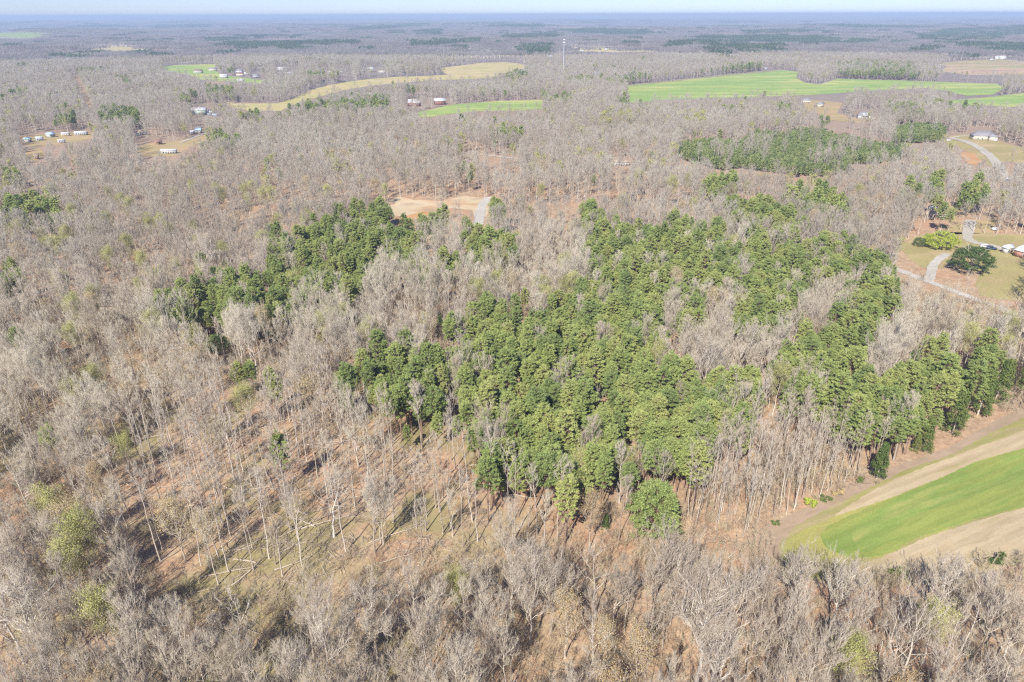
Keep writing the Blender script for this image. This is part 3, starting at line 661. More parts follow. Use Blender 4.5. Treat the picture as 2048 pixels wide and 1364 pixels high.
POLES = [[(1380,900),(1500,840),(1560,800),(1700,862),(1800,885),(1870,900),(1700,962),(1620,1008),(1520,1055),(1470,1085),(1380,1050),(1330,960)]]
SEMI = [[(230,540),(300,500),(330,620),(300,660),(240,640)], [(400,440),(620,400),(600,450),(500,510),(420,500)], [(140,700),(320,700),(300,860),(120,830)], [(0,820),(120,900),(240,1150),(150,1280),(0,1200)], [(1080,400),(1180,400),(1180,520),(1090,520)]]
FARPINE = [[(830,84),(960,76),(962,82),(832,92)], [(1045,88),(1095,85),(1092,105),(1045,103)], [(1010,69),(1120,64),(1122,74),(1012,77)], [(1210,110),(1290,107),(1288,118),(1212,120)], [(1290,90),(1400,79),(1480,79),(1478,85),(1390,88),(1295,95)],
 [(1412,95),(1480,88),(1556,90),(1556,104),(1480,107),(1425,106)], [(1835,70),(1900,58),(2060,50),(2060,64),(1990,76),(1900,82),(1840,78)], [(400,76),(490,72),(495,78),(410,84)], [(530,76),(600,72),(605,80),(540,83)], [(152,130),(210,130),(205,139),(160,143)],
 [(66,130),(108,128),(110,138),(72,141)], [(216,128),(245,129),(242,136),(218,136)], [(54,147),(72,148),(70,154),(54,154)], [(100,108),(135,108),(135,116),(104,116)], [(152,106),(166,108),(164,116),(154,114)], [(280,98),(312,98),(310,106),(284,106)], [(240,92),(262,94),(262,106),(246,106)],
 [(1550,78),(1600,76),(1600,84),(1552,84)], [(1690,80),(1750,76),(1752,84),(1700,90)], [(1480,62),(1640,56),(1640,62),(1490,68)], [(830,60),(880,58),(880,68),(835,68)], [(300,50),(420,48),(420,54),(305,56)], [(700,55),(860,45),(862,50),(705,62)], [(1000,48),(1100,44),(1100,52),(1005,54)], [(840,138),(880,132),(900,144),(850,148)], [(960,132),(1000,130),(1000,140),(965,142)]]
BUDZ = [[(1200,225),(1260,222),(1262,245),(1205,245)], [(1368,225),(1410,222),(1412,245),(1370,245)], [(60,300),(90,300),(90,320),(60,320)]]
HOUSES = []   # filled below; boxes to keep clear: (x0,y0,x1,y1)
CLEARBOX = [(383,208,416,232),(412,216,444,234),(810,198,900,214),(306,276,336,292),(320,296,358,310),(386,252,412,270),(272,258,300,272),(46,266,66,286),(72,268,90,284),(92,262,112,278),(112,274,134,288),(120,264,144,276),(140,262,180,272),
 (386,140,408,148),(438,147,458,158),(468,140,492,154),(500,142,530,154),(550,134,600,148),(640,140,660,152),(676,138,706,152),(720,134,770,152),(1708,220,1760,240),(1655,204,1690,220),(1600,198,1630,208),(1938,256,1992,284),(1450,107,1476,114),
 (1124,95,1130,140),(1100,95,1115,105),(1142,93,1170,103),(1200,95,1215,102),(1278,88,1290,98),(1094,113,1108,118),(1186,144,1200,152),(1534,134,1546,141),(1872,126,1886,134),(1990,112,2015,124),(1975,114,1992,124),(1222,320,1262,334),(1966,486,2000,506),(2000,484,2060,512),(1855,412,1872,424),(1845,428,1895,440),(66,306,82,322),(110,320,160,328),(2008,358,2024,366)]
BOXES = [[(a, b), (c, b), (c, d), (a, d)] for a, b, c, d in CLEARBOX]
SOFT = [f[0] for f in FIELDS if 'orchard' in f[3]]
CENTRE = [f[0] for f in FIELDS if f[1] == 'clayclear'][0]
CLEAR = [f[0] for f in FIELDS if f[1] != 'clayclear']+[[(a, b), (c, b), (c, d), (a, d)] for a, b, c, d in CLEARBOX]
CLEAR += [[(p[0]-w*0.5, p[1]) for p in pts]+[(p[0]+w*0.5, p[1]+w*0.12) for p in pts[::-1]] for pts, w, lb in ROADS[:1]+ROADS[2:3]+ROADS[6:7]+ROADS[10:11]]
CLEAR += [[(x, y-1.5) for x, y in ROADS[4][0]]+[(x, y+1.5) for x, y in ROADS[4][0][::-1]], [(x, y-1) for x, y in ROADS[3][0]]+[(x, y+1.5) for x, y in ROADS[3][0][::-1]], [(x-3, y) for x, y in ROADS[5][0]]+[(x+3, y) for x, y in ROADS[5][0][::-1]],[(x, y-2) for x, y in ROADS[7][0]]+[(x, y+1) for x, y in ROADS[7][0][::-1]],[(1915,304),(1950,306),(1960,330),(1936,332)]]
NEARF = [(2300,650),(2060,806),(1990,842),(1900,893),(1800,930),(1700,965),(1620,1010),(1520,1058),(1505,1085),(1560,1098),(1640,1110),(1740,1120),(1800,1128),(1900,1118),(2300,1040)]
THINROAD = [[(x, y-4) for x, y in ROADS[4][0]]+[(x, y+4) for x, y in ROADS[4][0][::-1]], [(x-4, y) for x, y in ROADS[5][0]]+[(x+4, y) for x, y in ROADS[5][0][::-1]], [(x, y-1) for x, y in ROADS[3][0]]+[(x, y+1.5) for x, y in ROADS[3][0][::-1]]]
KEEPFREE = []   # (px,py,radius px) around hand placed trees

# ------------------------------------------------------------------ hand placed trees: px,py of the foot, kind, scale, label
SPECIAL = [
 (1305,1066,'roundpine',1.0,'big round topped green pine standing apart below the pine wood'),
 (1753,958,'cedar',1.25,'dark green cone shaped cedar on the soil margin'),
 (1880,494,'lime',1.0,'bright lime green tree in fresh leaf on the lawn'),
 (1938,544,'oak',1.15,'broad dark evergreen oak on the lawn by the white track'),
 (1838,492,'oak',0.42,'small dark round tree left of the lime green tree'),
 (436,704,'oak',0.62,'dark glossy evergreen tree at the end of the left pines'),
 (205,1168,'bud',1.0,'yellow green budding tree over the shaded ground near the left margin'),
 (498,872,'bud',0.85,'yellow green budding tree among tall poles on the slope'),
 (655,720,'bud',0.95,'pale green budding tree above the thinned slope'),
 (1048,640,'paleconifer',0.7,'pale yellow green pine in the grey gap'),
 (881,668,'cedar',0.85,'small bright green cedar among grey crowns'),
 (540,706,'ochre',0.95,'yellow ochre tree at the foot of the left pines'),
 (1178,1100,'ochre',0.85,'ochre budding tree below the pine wood'),
 (1265,1392,'ochre',0.95,'orange ochre tree at the lower frame edge'),
 (1130,1316,'ochre',0.95,'orange ochre tree with a pale trunk near the lower frame edge'),
 (1926,740,'bud',0.8,'yellow green budding tree beside the right pines'),
 (1545,830,'bud',0.85,'pale green tree before the pine edge'),
 (720,800,'pine',0.62,'small green pine at the tip of the pine wood'),
 (817,905,'pine',0.5,'short bright green pine on the pole covered slope'),
 (875,900,'pine',0.72,'dark green pine on the slope under the pine wood'),
 (513,800,'pine',0.72,'solitary green pine on the slope below the left pines'),
 (948,925,'pine',0.5,'little pine right of the two slope pines'),
 (1392,1372,'white',1.15,'big pale crooked tree with a wide open crown'),
 (1420,1400,'white',0.85,'white limbed tree beside the lower frame edge'),
 (262,955,'bud',0.7,'yellow green leafed tree leaning over pole shadows'),
 (1210,1060,'cedar',0.55,'small bright green cedar under the pine edge'),
 (1905,866,'cedar',1.5,'tall green cedar at the field corner of the pine wood'),
 (1955,830,'cedar',1.7,'tallest cedar along the field edge'),
 (1990,800,'cedar',1.6,'olive green cedar high up the field edge'),
 (1845,900,'cedar',1.2,'olive cedar at the bend of the soil margin'),
 (1830,902,'cedar',0.6,'small bright green cedar at the bend of the soil margin'),
 (2040,790,'cedar',1.5,'dark green cedar at the frame edge above the field'),
 (100,1350,'white',0.9,'broad pale tree with heavy limbs at the lower left margin'),
 (1660,1262,'white',0.75,'pale wide crowned tree below the field tip'),
 (668,1074,'white',0.78,'tall white trunk standing alone on the open slope'),
 (1580,1240,'white',0.75,'white limbed tree left of the field tip'),
 (1860,1250,'white',0.7,'pale tree with fanned limbs under the stubble'),
]

# ------------------------------------------------------------------ scatter
R_ = np.random.RandomState(11)
def jit_grid(s, d0, d1, aw=0.86):
    n = int(d1/s)+1
    gx, gy = np.meshgrid(np.arange(-n, n+1), np.arange(0, n+1))
    x = gx.ravel()*s+(gy.ravel() % 2)*s/2; y = gy.ravel()*s*0.9
    x = x+R_.uniform(-0.42, 0.42, x.shape)*s; y = y+R_.uniform(-0.42, 0.42, y.shape)*s
    d = np.hypot(x, y); k = (d >= d0) & (d < d1) & (np.abs(x) < aw*y+22) & (y > 52)
    return x[k], y[k]
xa, ya = jit_grid(4.3, 50, 430); xb, yb = jit_grid(6.4, 430, 2100, 0.80)
xc, yc = jit_grid(3.1, 80, 300)
_b = proj(xc, yc, hgt(xc, yc)); _k = inany(_b[0], _b[1], POLES); xc, yc = xc[_k], yc[_k]
xe, ye = jit_grid(6.1, 80, 430)
_b = proj(xe, ye, hgt(xe, ye)+13); _k = inany(_b[0], _b[1], PINE[:4]) & (R_.rand(len(xe)) < 0.55); xe, ye = xe[_k], ye[_k]
xc = np.concatenate([xc, xe]); yc = np.concatenate([yc, ye])
xd, yd = jit_grid(3.6, 430, 1000)
_b = proj(xd, yd, hgt(xd, yd)+5); _k = inany(_b[0], _b[1], YOUNG); xd, yd = xd[_k], yd[_k]
X = np.concatenate([xa, xb, xc, xd]); Y = np.concatenate([ya, yb, yc, yd]); near = np.concatenate([np.ones(len(xa), bool), np.zeros(len(xb), bool), np.ones(len(xc), bool), np.zeros(len(xd), bool)])
Z = hgt(X, Y); D = np.hypot(X, Y)
hs = 20.0
bx, by, _ = proj(X, Y, Z); mx_, my_, _ = proj(X, Y, Z+7.0); cx, cy, _ = proj(X, Y, Z+13.0); tx, ty, _ = proj(X, Y, Z+18.5)
jx = (np.sin(X*0.9+Y*0.37)*np.sin(Y*0.71-X*0.2))*F/np.maximum(D, 60)*3.2
pine = (inany(cx+jx, cy+jx*0.6, PINE)) & ~inany(cx, cy, BARE_IN) & ~inany(tx, ty+4, BARE_IN) & ~inpoly(bx, by, NEARF)
_q = proj(X, Y, Z+5); young = inany(_q[0]+jx*3, _q[1]+jx*1.5, YOUNG) if False else inany(_q[0], _q[1], YOUNG)
thin = inany(bx, by, THIN) & ~pine; poles = inany(bx, by, POLES) & ~pine
semi = inany(bx, by, SEMI) & ~pine
blocked = np.zeros(len(X), bool)
for p in CLEAR:
    if p in BOXES: blocked |= inpoly(bx, by, p) | ((inpoly(mx_, my_, p) | inpoly(cx, cy, p) | inpoly(tx, ty, p)) & (R_.rand(len(X)) < 0.8)); continue
    if p in SOFT: blocked |= (inpoly(bx, by, p) & (R_.rand(len(X)) < 0.82)) | (inpoly(cx, cy, p) & (R_.rand(len(X)) < 0.5)); continue
    rr = R_.rand(len(X))
    blocked |= inpoly(bx, by, p) | inpoly(mx_, my_, p) | (inpoly(cx, cy, p) & (rr < 0.95)) | (inpoly(tx, ty, p) & (rr < 0.78))
blocked |= inpoly(bx, by, CENTRE) | (inpoly(mx_, my_, CENTRE) & (R_.rand(len(X)) < 0.8)) | inpoly(cx, cy, CENTRE) | (inpoly(tx, ty, CENTRE) & (R_.rand(len(X)) < 0.85))
_k = np.where((np.hypot(X, Y) < 1000) & (X > -60))[0]; _h = np.zeros(len(_k), bool)
for _z in np.arange(0, 20, 1.0):
    _p = proj(X[_k], Y[_k], Z[_k]+_z); _h |= inany(_p[0], _p[1], THINROAD)
blocked[_k] |= _h & (R_.rand(len(_k)) < 0.9)
nb = inpoly(bx, by, NEARF) | inpoly(mx_, my_, NEARF) | inpoly(cx, cy, NEARF) | inpoly(tx, ty, NEARF)
blocked |= nb
SPW = []
for sp in SPECIAL:
    sxw, syw = G(sp[0], sp[1]); SPW.append((sxw, syw))
    r = 5.5 if sp[2] in ('oak', 'lime', 'white') else 3.6
    if sp[2] == 'oak': r = 9*((sp[3] if not isinstance(sp[3], tuple) else sp[3][0]))
    blocked |= np.hypot(X-sxw, Y-syw) < r
    # nothing in front of the notable tree
    if sp[2] not in ('white',):
        hh = {'roundpine': 13, 'pine': 18, 'cedar': 9, 'lime': 9, 'oak': 13, 'bud': 18, 'ochre': 15, 'paleconifer': 15}.get(sp[2], 18)*(sp[3] if not isinstance(sp[3], tuple) else sp[3][2])
        ccx, ccy, cw = proj(sxw, syw, hgt(sxw, syw)+hh*0.62); rp = F*{'oak': 7*sp[3] if sp[2] == 'oak' else 0, 'roundpine': 6.0, 'lime': 7.0}.get(sp[2], 3.0)/cw
        sel = (D < math.hypot(sxw, syw)) & ((np.hypot(tx-ccx, (ty-ccy)) < rp*1.1) | (np.hypot(cx-ccx, (cy-ccy)) < rp*1.1))
        blocked |= sel
inF = (bx > -160) & (bx < 2210) & (ty < 1420) & (D > 40)
u = R_.rand(len(X))
pacc = np.where(near, 0.62, 1.0)
pacc = np.where(near & pine, 0.88, pacc); pacc = np.where(~near & pine, 1.0, pacc)
pacc = np.where(near & thin, 0.70, pacc); pacc = np.where(near & poles, 0.95, pacc); pacc = np.where(semi, pacc*0.45, pacc)
pacc = np.where(near & ~pine & ~poles & ~thin & (by > 1100), 0.66, pacc)
# natural gaps
gap = np.sin(X*0.071+1)*np.sin(Y*0.063+2)+0.6*np.sin(X*0.15+Y*0.11)
pacc = pacc*np.where(~pine & ~poles & (gap > 0.75), 0.55, 1.0)
over = (inany(cx, cy, THIN+POLES+YOUNG) | inany(tx, ty, THIN+POLES+YOUNG)) & ~thin & ~poles & ~pine & ~young
pacc = np.where(over, 0.03, pacc)
keep = inF & ~blocked & (u < pacc)
X, Y, Z, D, near, pine, young, thin, poles, bx, by, cx, cy = [a[keep] for a in (X, Y, Z, D, near, pine, young, thin, poles, bx, by, cx, cy)]
k2 = R_.rand(len(X)); sz = R_.uniform(0.74, 1.08, len(X)); rot = R_.uniform(0, 6.283, len(X))
kind = np.full(len(X), 'bare', dtype='<U8')
kind[poles] = 'pole'; kind[thin] = 'pole'; kind[thin & (k2 > 0.87)] = 'bare'
kind[(kind == 'bare') & (k2 < 0.05)] = 'bud'; kind[inany(cx, cy, BUDZ) & (k2 < 0.6)] = 'bud'
kind[(kind == 'bare') & (k2 > 0.965) & (D < 600) & (k2 > 0.985)] = 'ochre'
kind[(kind == 'bare') & (by > 1050) & (k2 > 0.962)] = 'ochre'
kind[(kind == 'bare') & (k2 > 0.93) & (k2 < 0.934)] = 'pine'
cl = np.sin(X*0.021+Y*0.006+1)*np.sin(Y*0.013-X*0.004+2)+0.6*np.sin(X*0.047+2)*np.sin(Y*0.031+1)+0.3*np.sin(X*0.11+Y*0.07)
kind[(kind == 'bare') & (D > 520) & (cl > np.where(D > 900, 1.08, 1.22)) & (k2 > 0.25)] = 'pine'
kind[(kind == 'bud') & (by > 1130) & (k2 > 0.02)] = 'bare'
kind[pine] = 'pine'; kind[pine & (k2 > np.where(D > 900, 0.62, 0.95))] = 'bare'
kind[young] = 'young'; _r = np.sin(X*0.08+1)*np.sin(Y*0.05)+0.5*np.sin(X*0.17+Y*0.12); kind[young & (k2 > np.where(_r > 0.55, 0.90, 0.985))] = 'bare'; kind[young & (kind == 'young') & (_r > 0.9) & (k2 < 0.5)] = 'none'
sz[poles] *= R_.uniform(0.66, 0.86, poles.sum())
sz[(kind == 'bare') & (k2 < 0.2)] *= 0.8; sz[(bx > 1450) & (by > 1090) & (cy < 1190) & near & ~pine] *= 0.72
sz[(kind == 'bud')] *= 0.85; sz[kind == 'young'] *= 0.95; sz[kind == 'pine'] *= R_.uniform(0.74, 1.08, int((kind == 'pine').sum()))
order = np.argsort(np.hypot(D, H))
infr = (cx > -30) & (cx < 2078) & (cy < 1390) & (cy > 0)

# labels by place; every test is on the photograph's pixels of the crown
def place(k, px, py):
    if k == 'pine':
        if px < 880: return 'green pine in the smaller pine wood left of the grey gap', 'pines of the smaller pine wood'
        if py > 830: return 'tall green pine on the lower edge of the big pine wood above the open slope', 'pines on the lower edge of the big pine wood'
        if px > 1650: return 'green pine in the part of the big pine wood next to the field', 'pines of the big wood near the field'
        if py > 680: return 'green pine packed into the middle of the big pine wood', 'pines in the middle of the big pine wood'
        return 'green pine in the upper part of the big pine wood', 'pines in the upper part of the big pine wood'
    if k == 'pole':
        if px > 1330: return 'slim straight pale trunk in the crowded stand between pine wood and field', 'slim trunks crowded beside the field'
        if px < 600: return 'tall slim bare tree with a small top among fallen logs on the mossy slope', 'slim bare trees on the mossy slope'
        return 'tall slim bare tree with a long shadow on the brown slope below the pines', 'slim bare trees on the brown slope'
    if k == 'bud':
        return ('yellow green budding tree among the grey trees along the lower frame edge', 'budding trees along the lower frame edge') if py > 1000 else (('yellow green budding tree scattered in the grey wood at the left', 'budding trees in the left wood') if px < 700 else ('yellow green budding tree in the grey wood around and beyond the pines', 'budding trees beyond the pines'))
    if k == 'ochre':
        return ('small ochre budding tree among the grey trees along the lower frame edge', 'ochre trees along the lower frame edge') if py > 1000 else ('small ochre budding tree in the grey wood higher up', 'ochre trees in the grey wood')
    if py > 1080:
        if px < 700: return 'grey bare tree in the wood at the lower left corner', 'bare trees at the lower left'
        if px < 1350: return 'grey bare tree in the wood along the middle of the lower frame edge', 'bare trees along the lower middle'
        return 'grey bare tree with fine twigs in the wood below the field', 'bare trees below the field'
    if px < 500: return 'grey bare tree in the wood along the left frame edge above the corner', 'bare trees along the left side'
    if px > 1330: return 'grey bare tree between the pine wood and the field margin', 'bare trees beside the field margin'
    return 'grey bare tree in or around the open slope below the pines', 'bare trees around the open slope'

LIM = {'bare': 300, 'pole': 300, 'pine': 300, 'bud': 120, 'ochre': 60, 'young': 0}
NAMES = {'bare': 'bare_tree', 'pole': 'slim_bare_tree', 'pine': 'pine_tree', 'bud': 'budding_tree', 'ochre': 'ochre_tree'}
CATS = {'bare': 'bare tree', 'pole': 'slim bare tree', 'pine': 'pine tree', 'bud': 'budding tree', 'ochre': 'ochre tree'}
PROT = {'bare': PB, 'pole': PS, 'pine': PP, 'bud': PU, 'ochre': PO}
LIM['none'] = 0
used = np.zeros(len(X), bool); cnt = {k: 0 for k in LIM}
TEMPL = {}
def place_tree(k, v, x, y, z, rz, s, label, cat, group=None, name=None):
    """an Empty at the foot with trunk and crown; the first of a kind is built, the others are copies"""
    pr = PROT[k][v] if isinstance(k, str) else k
    key = id(pr)
    if key not in TEMPL:
        r = bpy.data.objects.new(name or NAMES[k], None); COL.objects.link(r)
        a = link('trunk', pr.trunk, r); b = link('crown', pr.crown, r); TEMPL[key] = (r, a, b)
    else:
        r0, a0, b0 = TEMPL[key]
        r = r0.copy(); r.name = name or NAMES.get(k, r0.name); COL.objects.link(r)
        for c0 in (a0, b0):
            c = c0.copy(); c.parent = r; COL.objects.link(c)
    r.empty_display_size = 1
    r.location = (x, y, z); r.rotation_euler = (R_.normal(0, 0.025), R_.normal(0, 0.025), rz)
    r.scale = s if isinstance(s, tuple) else (s, s, s)
    for q in ('group',):
        if q in r: del r[q]
    return tag(r, label, cat, group)

for i in order:
    k = kind[i]
    if cnt[k] >= LIM[k] or not infr[i]: continue
    cnt[k] += 1; used[i] = True
    lb, gr = place(k, cx[i], cy[i])
    v = R_.randint(len(PROT[k]))
    place_tree(k, v, X[i], Y[i], Z[i]-0.1, rot[i], (sz[i]*R_.uniform(0.9, 1.12),)*2+(sz[i],), lb, CATS[k], gr)

# the rest of each kind: one object whose points carry the copies
def coll(name, objs):
    c = bpy.data.collections.new(name)
    for o in objs: c.objects.link(o)
    return c
def scatter(name, pts, rz, sc, idx, objs, label):
    me = bpy.data.meshes.new(name)
    me.vertices.add(len(pts)); me.vertices.foreach_set('co', np.asarray(pts, np.float32).ravel())
    for nm, ty, arr in (('rz', 'FLOAT', rz), ('idx', 'INT', idx)):
        a = me.attributes.new(nm, ty, 'POINT'); a.data.foreach_set('value', np.asarray(arr, np.float32 if ty == 'FLOAT' else np.int32))
    a = me.attributes.new('sc', 'FLOAT_VECTOR', 'POINT'); a.data.foreach_set('vector', np.asarray(sc, np.float32).ravel())
    o = link(name, me)
    ng = bpy.data.node_groups.new(name, 'GeometryNodeTree')
    ng.interface.new_socket('Geometry', in_out='INPUT', socket_type='NodeSocketGeometry'); ng.interface.new_socket('Geometry', in_out='OUTPUT', socket_type='NodeSocketGeometry')
    gi = ng.nodes.new('NodeGroupInput'); go = ng.nodes.new('NodeGroupOutput')
    ci = ng.nodes.new('GeometryNodeCollectionInfo'); ci.inputs[0].default_value = coll(name, objs)
    ci.inputs['Separate Children'].default_value = True; ci.inputs['Reset Children'].default_value = True
    ip = ng.nodes.new('GeometryNodeInstanceOnPoints'); ip.inputs['Pick Instance'].default_value = True
    def attr(nm, ty):
        a = ng.nodes.new('GeometryNodeInputNamedAttribute'); a.data_type = ty; a.inputs[0].default_value = nm
        return [s for s in a.outputs if s.enabled and s.name == 'Attribute'][0]
    cx_ = ng.nodes.new('ShaderNodeCombineXYZ')
    L = ng.links.new
    L(attr('rz', 'FLOAT'), cx_.inputs[2]); L(gi.outputs[0], ip.inputs['Points']); L(ci.outputs[0], ip.inputs['Instance'])
    L(attr('idx', 'INT'), ip.inputs['Instance Index']); L(attr('sc', 'FLOAT_VECTOR'), ip.inputs['Scale'])
    L(cx_.outputs[0], ip.inputs['Rotation']); L(ip.outputs[0], go.inputs[0])
    md = o.modifiers.new('scatter', 'NODES'); md.node_group = ng
    return tag(o, label, None, None, 'stuff')

# far woods in patches
px_, py_ = [], []
s = 56.0
fx, fy = jit_grid(s, 2090, 9000, 0.80); gx2, gy2 = jit_grid(130.0, 9000, 24000, 0.80)
FX = np.concatenate([fx, gx2]); FY = np.concatenate([fy, gy2]); FS = np.concatenate([np.ones(len(fx)), np.full(len(gx2), 2.4)])
FZ = hgt(FX, FY); FD = np.hypot(FX, FY)
q0 = proj(FX, FY, FZ); q1 = proj(FX, FY, FZ+14)
fb = np.zeros(len(FX), bool)
for p in CLEAR: fb |= inpoly(q0[0], q0[1], p) | inpoly(q1[0], q1[1], p)
nz = np.sin(FX*0.0031+FY*0.0009+1)+np.sin(FX*0.0012-FY*0.0041+2)+np.sin(FY*0.0023+FX*0.0052)*0.8
fp = (inany(q1[0], q1[1], FARPINE) & (R_.rand(len(FX)) < 0.62)) | ((nz+0.5*np.sin(FX*0.011)*np.sin(FY*0.017) > 1.62) & (FD > 2600)) | (R_.rand(len(FX)) < 0.025)
hole = (np.sin(FX*0.0023+4)*np.sin(FY*0.0017+1)+0.5*np.sin(FX*0.006+FY*0.004) > 1.18) & (FD > 3000)
fk = ~fb & ~hole & (q0[0] > -150) & (q0[0] < 2200)

def rest(k): return (kind == k) & ~used
def pick(mask, nearN, farN, dlim):
    d = D[mask]; n = mask.sum()
    if farN == 0: return R_.randint(0, nearN, n)
    if nearN == 0: return R_.randint(0, farN, n)
    return np.where(d < dlim, R_.randint(0, max(nearN, 1), n), nearN+R_.randint(0, max(farN, 1), n))
P3 = np.stack([X, Y, Z-0.1], -1)
def build_rest(name, ks, hi, lo, label, dlim, patches=None, pm=None):
    pts, rz, sc, ix = [], [], [], []; objs = []; base = 0
    for k in ks:
        m = rest(k); h_, l_ = hi[k], lo[k]
        ix.append(base+pick(m, len(h_), len(l_), dlim)); pts.append(P3[m]); rz.append(rot[m]); sc.append(np.stack([sz[m]]*3, -1))
        objs += [p.obj for p in h_]+[p.obj for p in l_]; base += len(h_)+len(l_)
    if patches:
        pts.append(np.stack([FX[pm], FY[pm], FZ[pm]-0.3], -1)); n = pm.sum()
        rz.append(R_.randint(0, 4, n)*1.5708); f = FS[pm]; sc.append(np.stack([f, f, R_.uniform(0.85, 1.1, n)], -1)); ix.append(base+R_.randint(0, len(patches), n)); objs += patches
    # the collection sorts by name: rename the prototypes so that the order holds
    for i, o in enumerate(objs): o.name = 'wood_proto_%s_%03d' % (name, i)
    return scatter(name, np.concatenate(pts), np.concatenate(rz), np.concatenate(sc), np.concatenate(ix), objs, label)
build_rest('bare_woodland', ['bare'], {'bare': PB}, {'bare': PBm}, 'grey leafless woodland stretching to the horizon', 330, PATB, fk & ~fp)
build_rest('slim_bare_woodland', ['pole'], {'pole': PS}, {'pole': PSm}, 'remaining slim leafless trees of the crowded stand', 400)
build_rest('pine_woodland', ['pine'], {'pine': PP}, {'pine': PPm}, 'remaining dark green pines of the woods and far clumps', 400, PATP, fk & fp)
build_rest('budding_woodland', ['bud', 'ochre'], {'bud': PU, 'ochre': PO}, {'bud': PUm, 'ochre': []}, 'remaining yellow green budding trees in the far grey woods', 380)
build_rest('young_pine_plantation', ['young'], {'young': []}, {'young': PY}, 'young green pine plantation beyond the big pine wood', 0)

# ------------------------------------------------------------------ undergrowth, sticks and fallen logs
def brush_geo(seed, kindb):
    rs = np.random.RandomState(seed); g = Geo()
    if kindb == 'sapling':
        P = np.zeros((7, 4, 3)); P[:, :, :2] = rs.uniform(-2.2, 2.2, (7, 1, 2)); P[:, :, 2] = np.linspace(0, 1, 4)*rs.uniform(2.5, 6.5, (7, 1)); P[:, 1:, :2] += rs.randn(7, 3, 2)*0.25
        tubes(g, P, 0.035*(1-0.6*np.linspace(0, 1, 4))[None]*np.ones((7, 1)), 3, rs.rand(7))
        B, _ = sprout(rs, P, 12, 0.3, 1, 0.4, 0.9, 1.3, 3, 0.3); tubes(g, B, 0.018*np.ones((len(B), 3)), 3, rs.rand(len(B)))
        W, _ = sprout(rs, B, 4, 0.2, 1, 0.4, 0.9, 0.6, 2, 0.2); tubes(g, W, 0.015*np.ones((len(W), 2)), 3, rs.rand(len(W)))
    elif kindb == 'bush':
        n = 70; th = rs.rand(n)*6.28; an = rs.uniform(0.1, 1.1, n); L = rs.uniform(0.9, 2.6, n)
        d = np.stack([np.cos(th)*np.sin(an), np.sin(th)*np.sin(an), np.cos(an)], -1); b = np.concatenate([rs.randn(n, 2)*0.5, np.zeros((n, 1))], 1)
        P = np.stack([b, b+d*L[:, None]*0.5, b+d*L[:, None]+rs.randn(n, 3)*0.1], 1); tubes(g, P, 0.02*np.ones((n, 3)), 3, rs.rand(n))
        W, _ = sprout(rs, P, 7, 0.3, 1, 0.4, 1.0, 0.7, 2, 0.2); tubes(g, W, 0.016*np.ones((len(W), 2)), 3, rs.rand(len(W)))
    else:      # sticks lying about
        n = 26; th = rs.normal(0.4, 0.9, n); L = rs.uniform(1.0, 4.5, n); c = rs.uniform(-3, 3, (n, 2))
        d = np.stack([np.cos(th), np.sin(th)], -1)*L[:, None]/2
        z0 = rs.uniform(0.03, 0.25, (n, 1)); P = np.stack([np.concatenate([c-d, z0], 1), np.concatenate([c, z0+rs.rand(n, 1)*0.25], 1), np.concatenate([c+d, z0+rs.rand(n, 1)*0.3], 1)], 1)
        tubes(g, P, rs.uniform(0.03, 0.07, (n, 1))*np.array([[1, 0.8, 0.5]]), 3, rs.rand(n), 1)
        W, _ = sprout(rs, P, 3, 0.3, 1, 0.5, 1.1, 1.0, 2, 0.25); tubes(g, W, 0.02*np.ones((len(W), 2)), 3, rs.rand(len(W)), 1)
    return g
UG = []
for i, kb in enumerate(['sapling', 'sapling', 'bush', 'bush', 'sticks', 'sticks', 'sticks']):
    UG.append(bpy.data.objects.new('undergrowth_proto_%02d' % i, brush_geo(700+i, kb).mesh('undergrowth', [M['brush'], M['deadwood']])))
ux, uy = jit_grid(2.9, 60, 330)
uz = hgt(ux, uy); ubx, uby, _ = proj(ux, uy, uz); ucx, ucy, _ = proj(ux, uy, uz+3)
upine = inany(*proj(ux, uy, uz+14)[:2], PINE)
ok = ~inpoly(ubx, uby, NEARF) & ~inpoly(ucx, ucy, NEARF) & ~upine & ~inany(ubx, uby, CLEAR) & (ubx > -80) & (ubx < 2130)
uth = inany(ubx, uby, THIN); ur = R_.rand(len(ux))
ok &= ur < np.where(uth, 0.36, 0.9)
ux, uy, uz, uth = ux[ok], uy[ok], uz[ok], uth[ok]
r2 = R_.rand(len(ux)); ui = np.where(r2 < np.where(uth, 0.08, 0.50), R_.randint(0, 2, len(ux)), np.where(r2 < np.where(uth, 0.22, 0.72), 2+R_.randint(0, 2, len(ux)), 4+R_.randint(0, 3, len(ux))))
us = R_.uniform(0.6, 1.25, len(ux))
scatter('undergrowth', np.stack([ux, uy, uz], -1), R_.uniform(0, 6.28, len(ux)), np.stack([us]*3, -1), ui, UG, 'brown saplings, brush and fallen sticks under the bare trees')

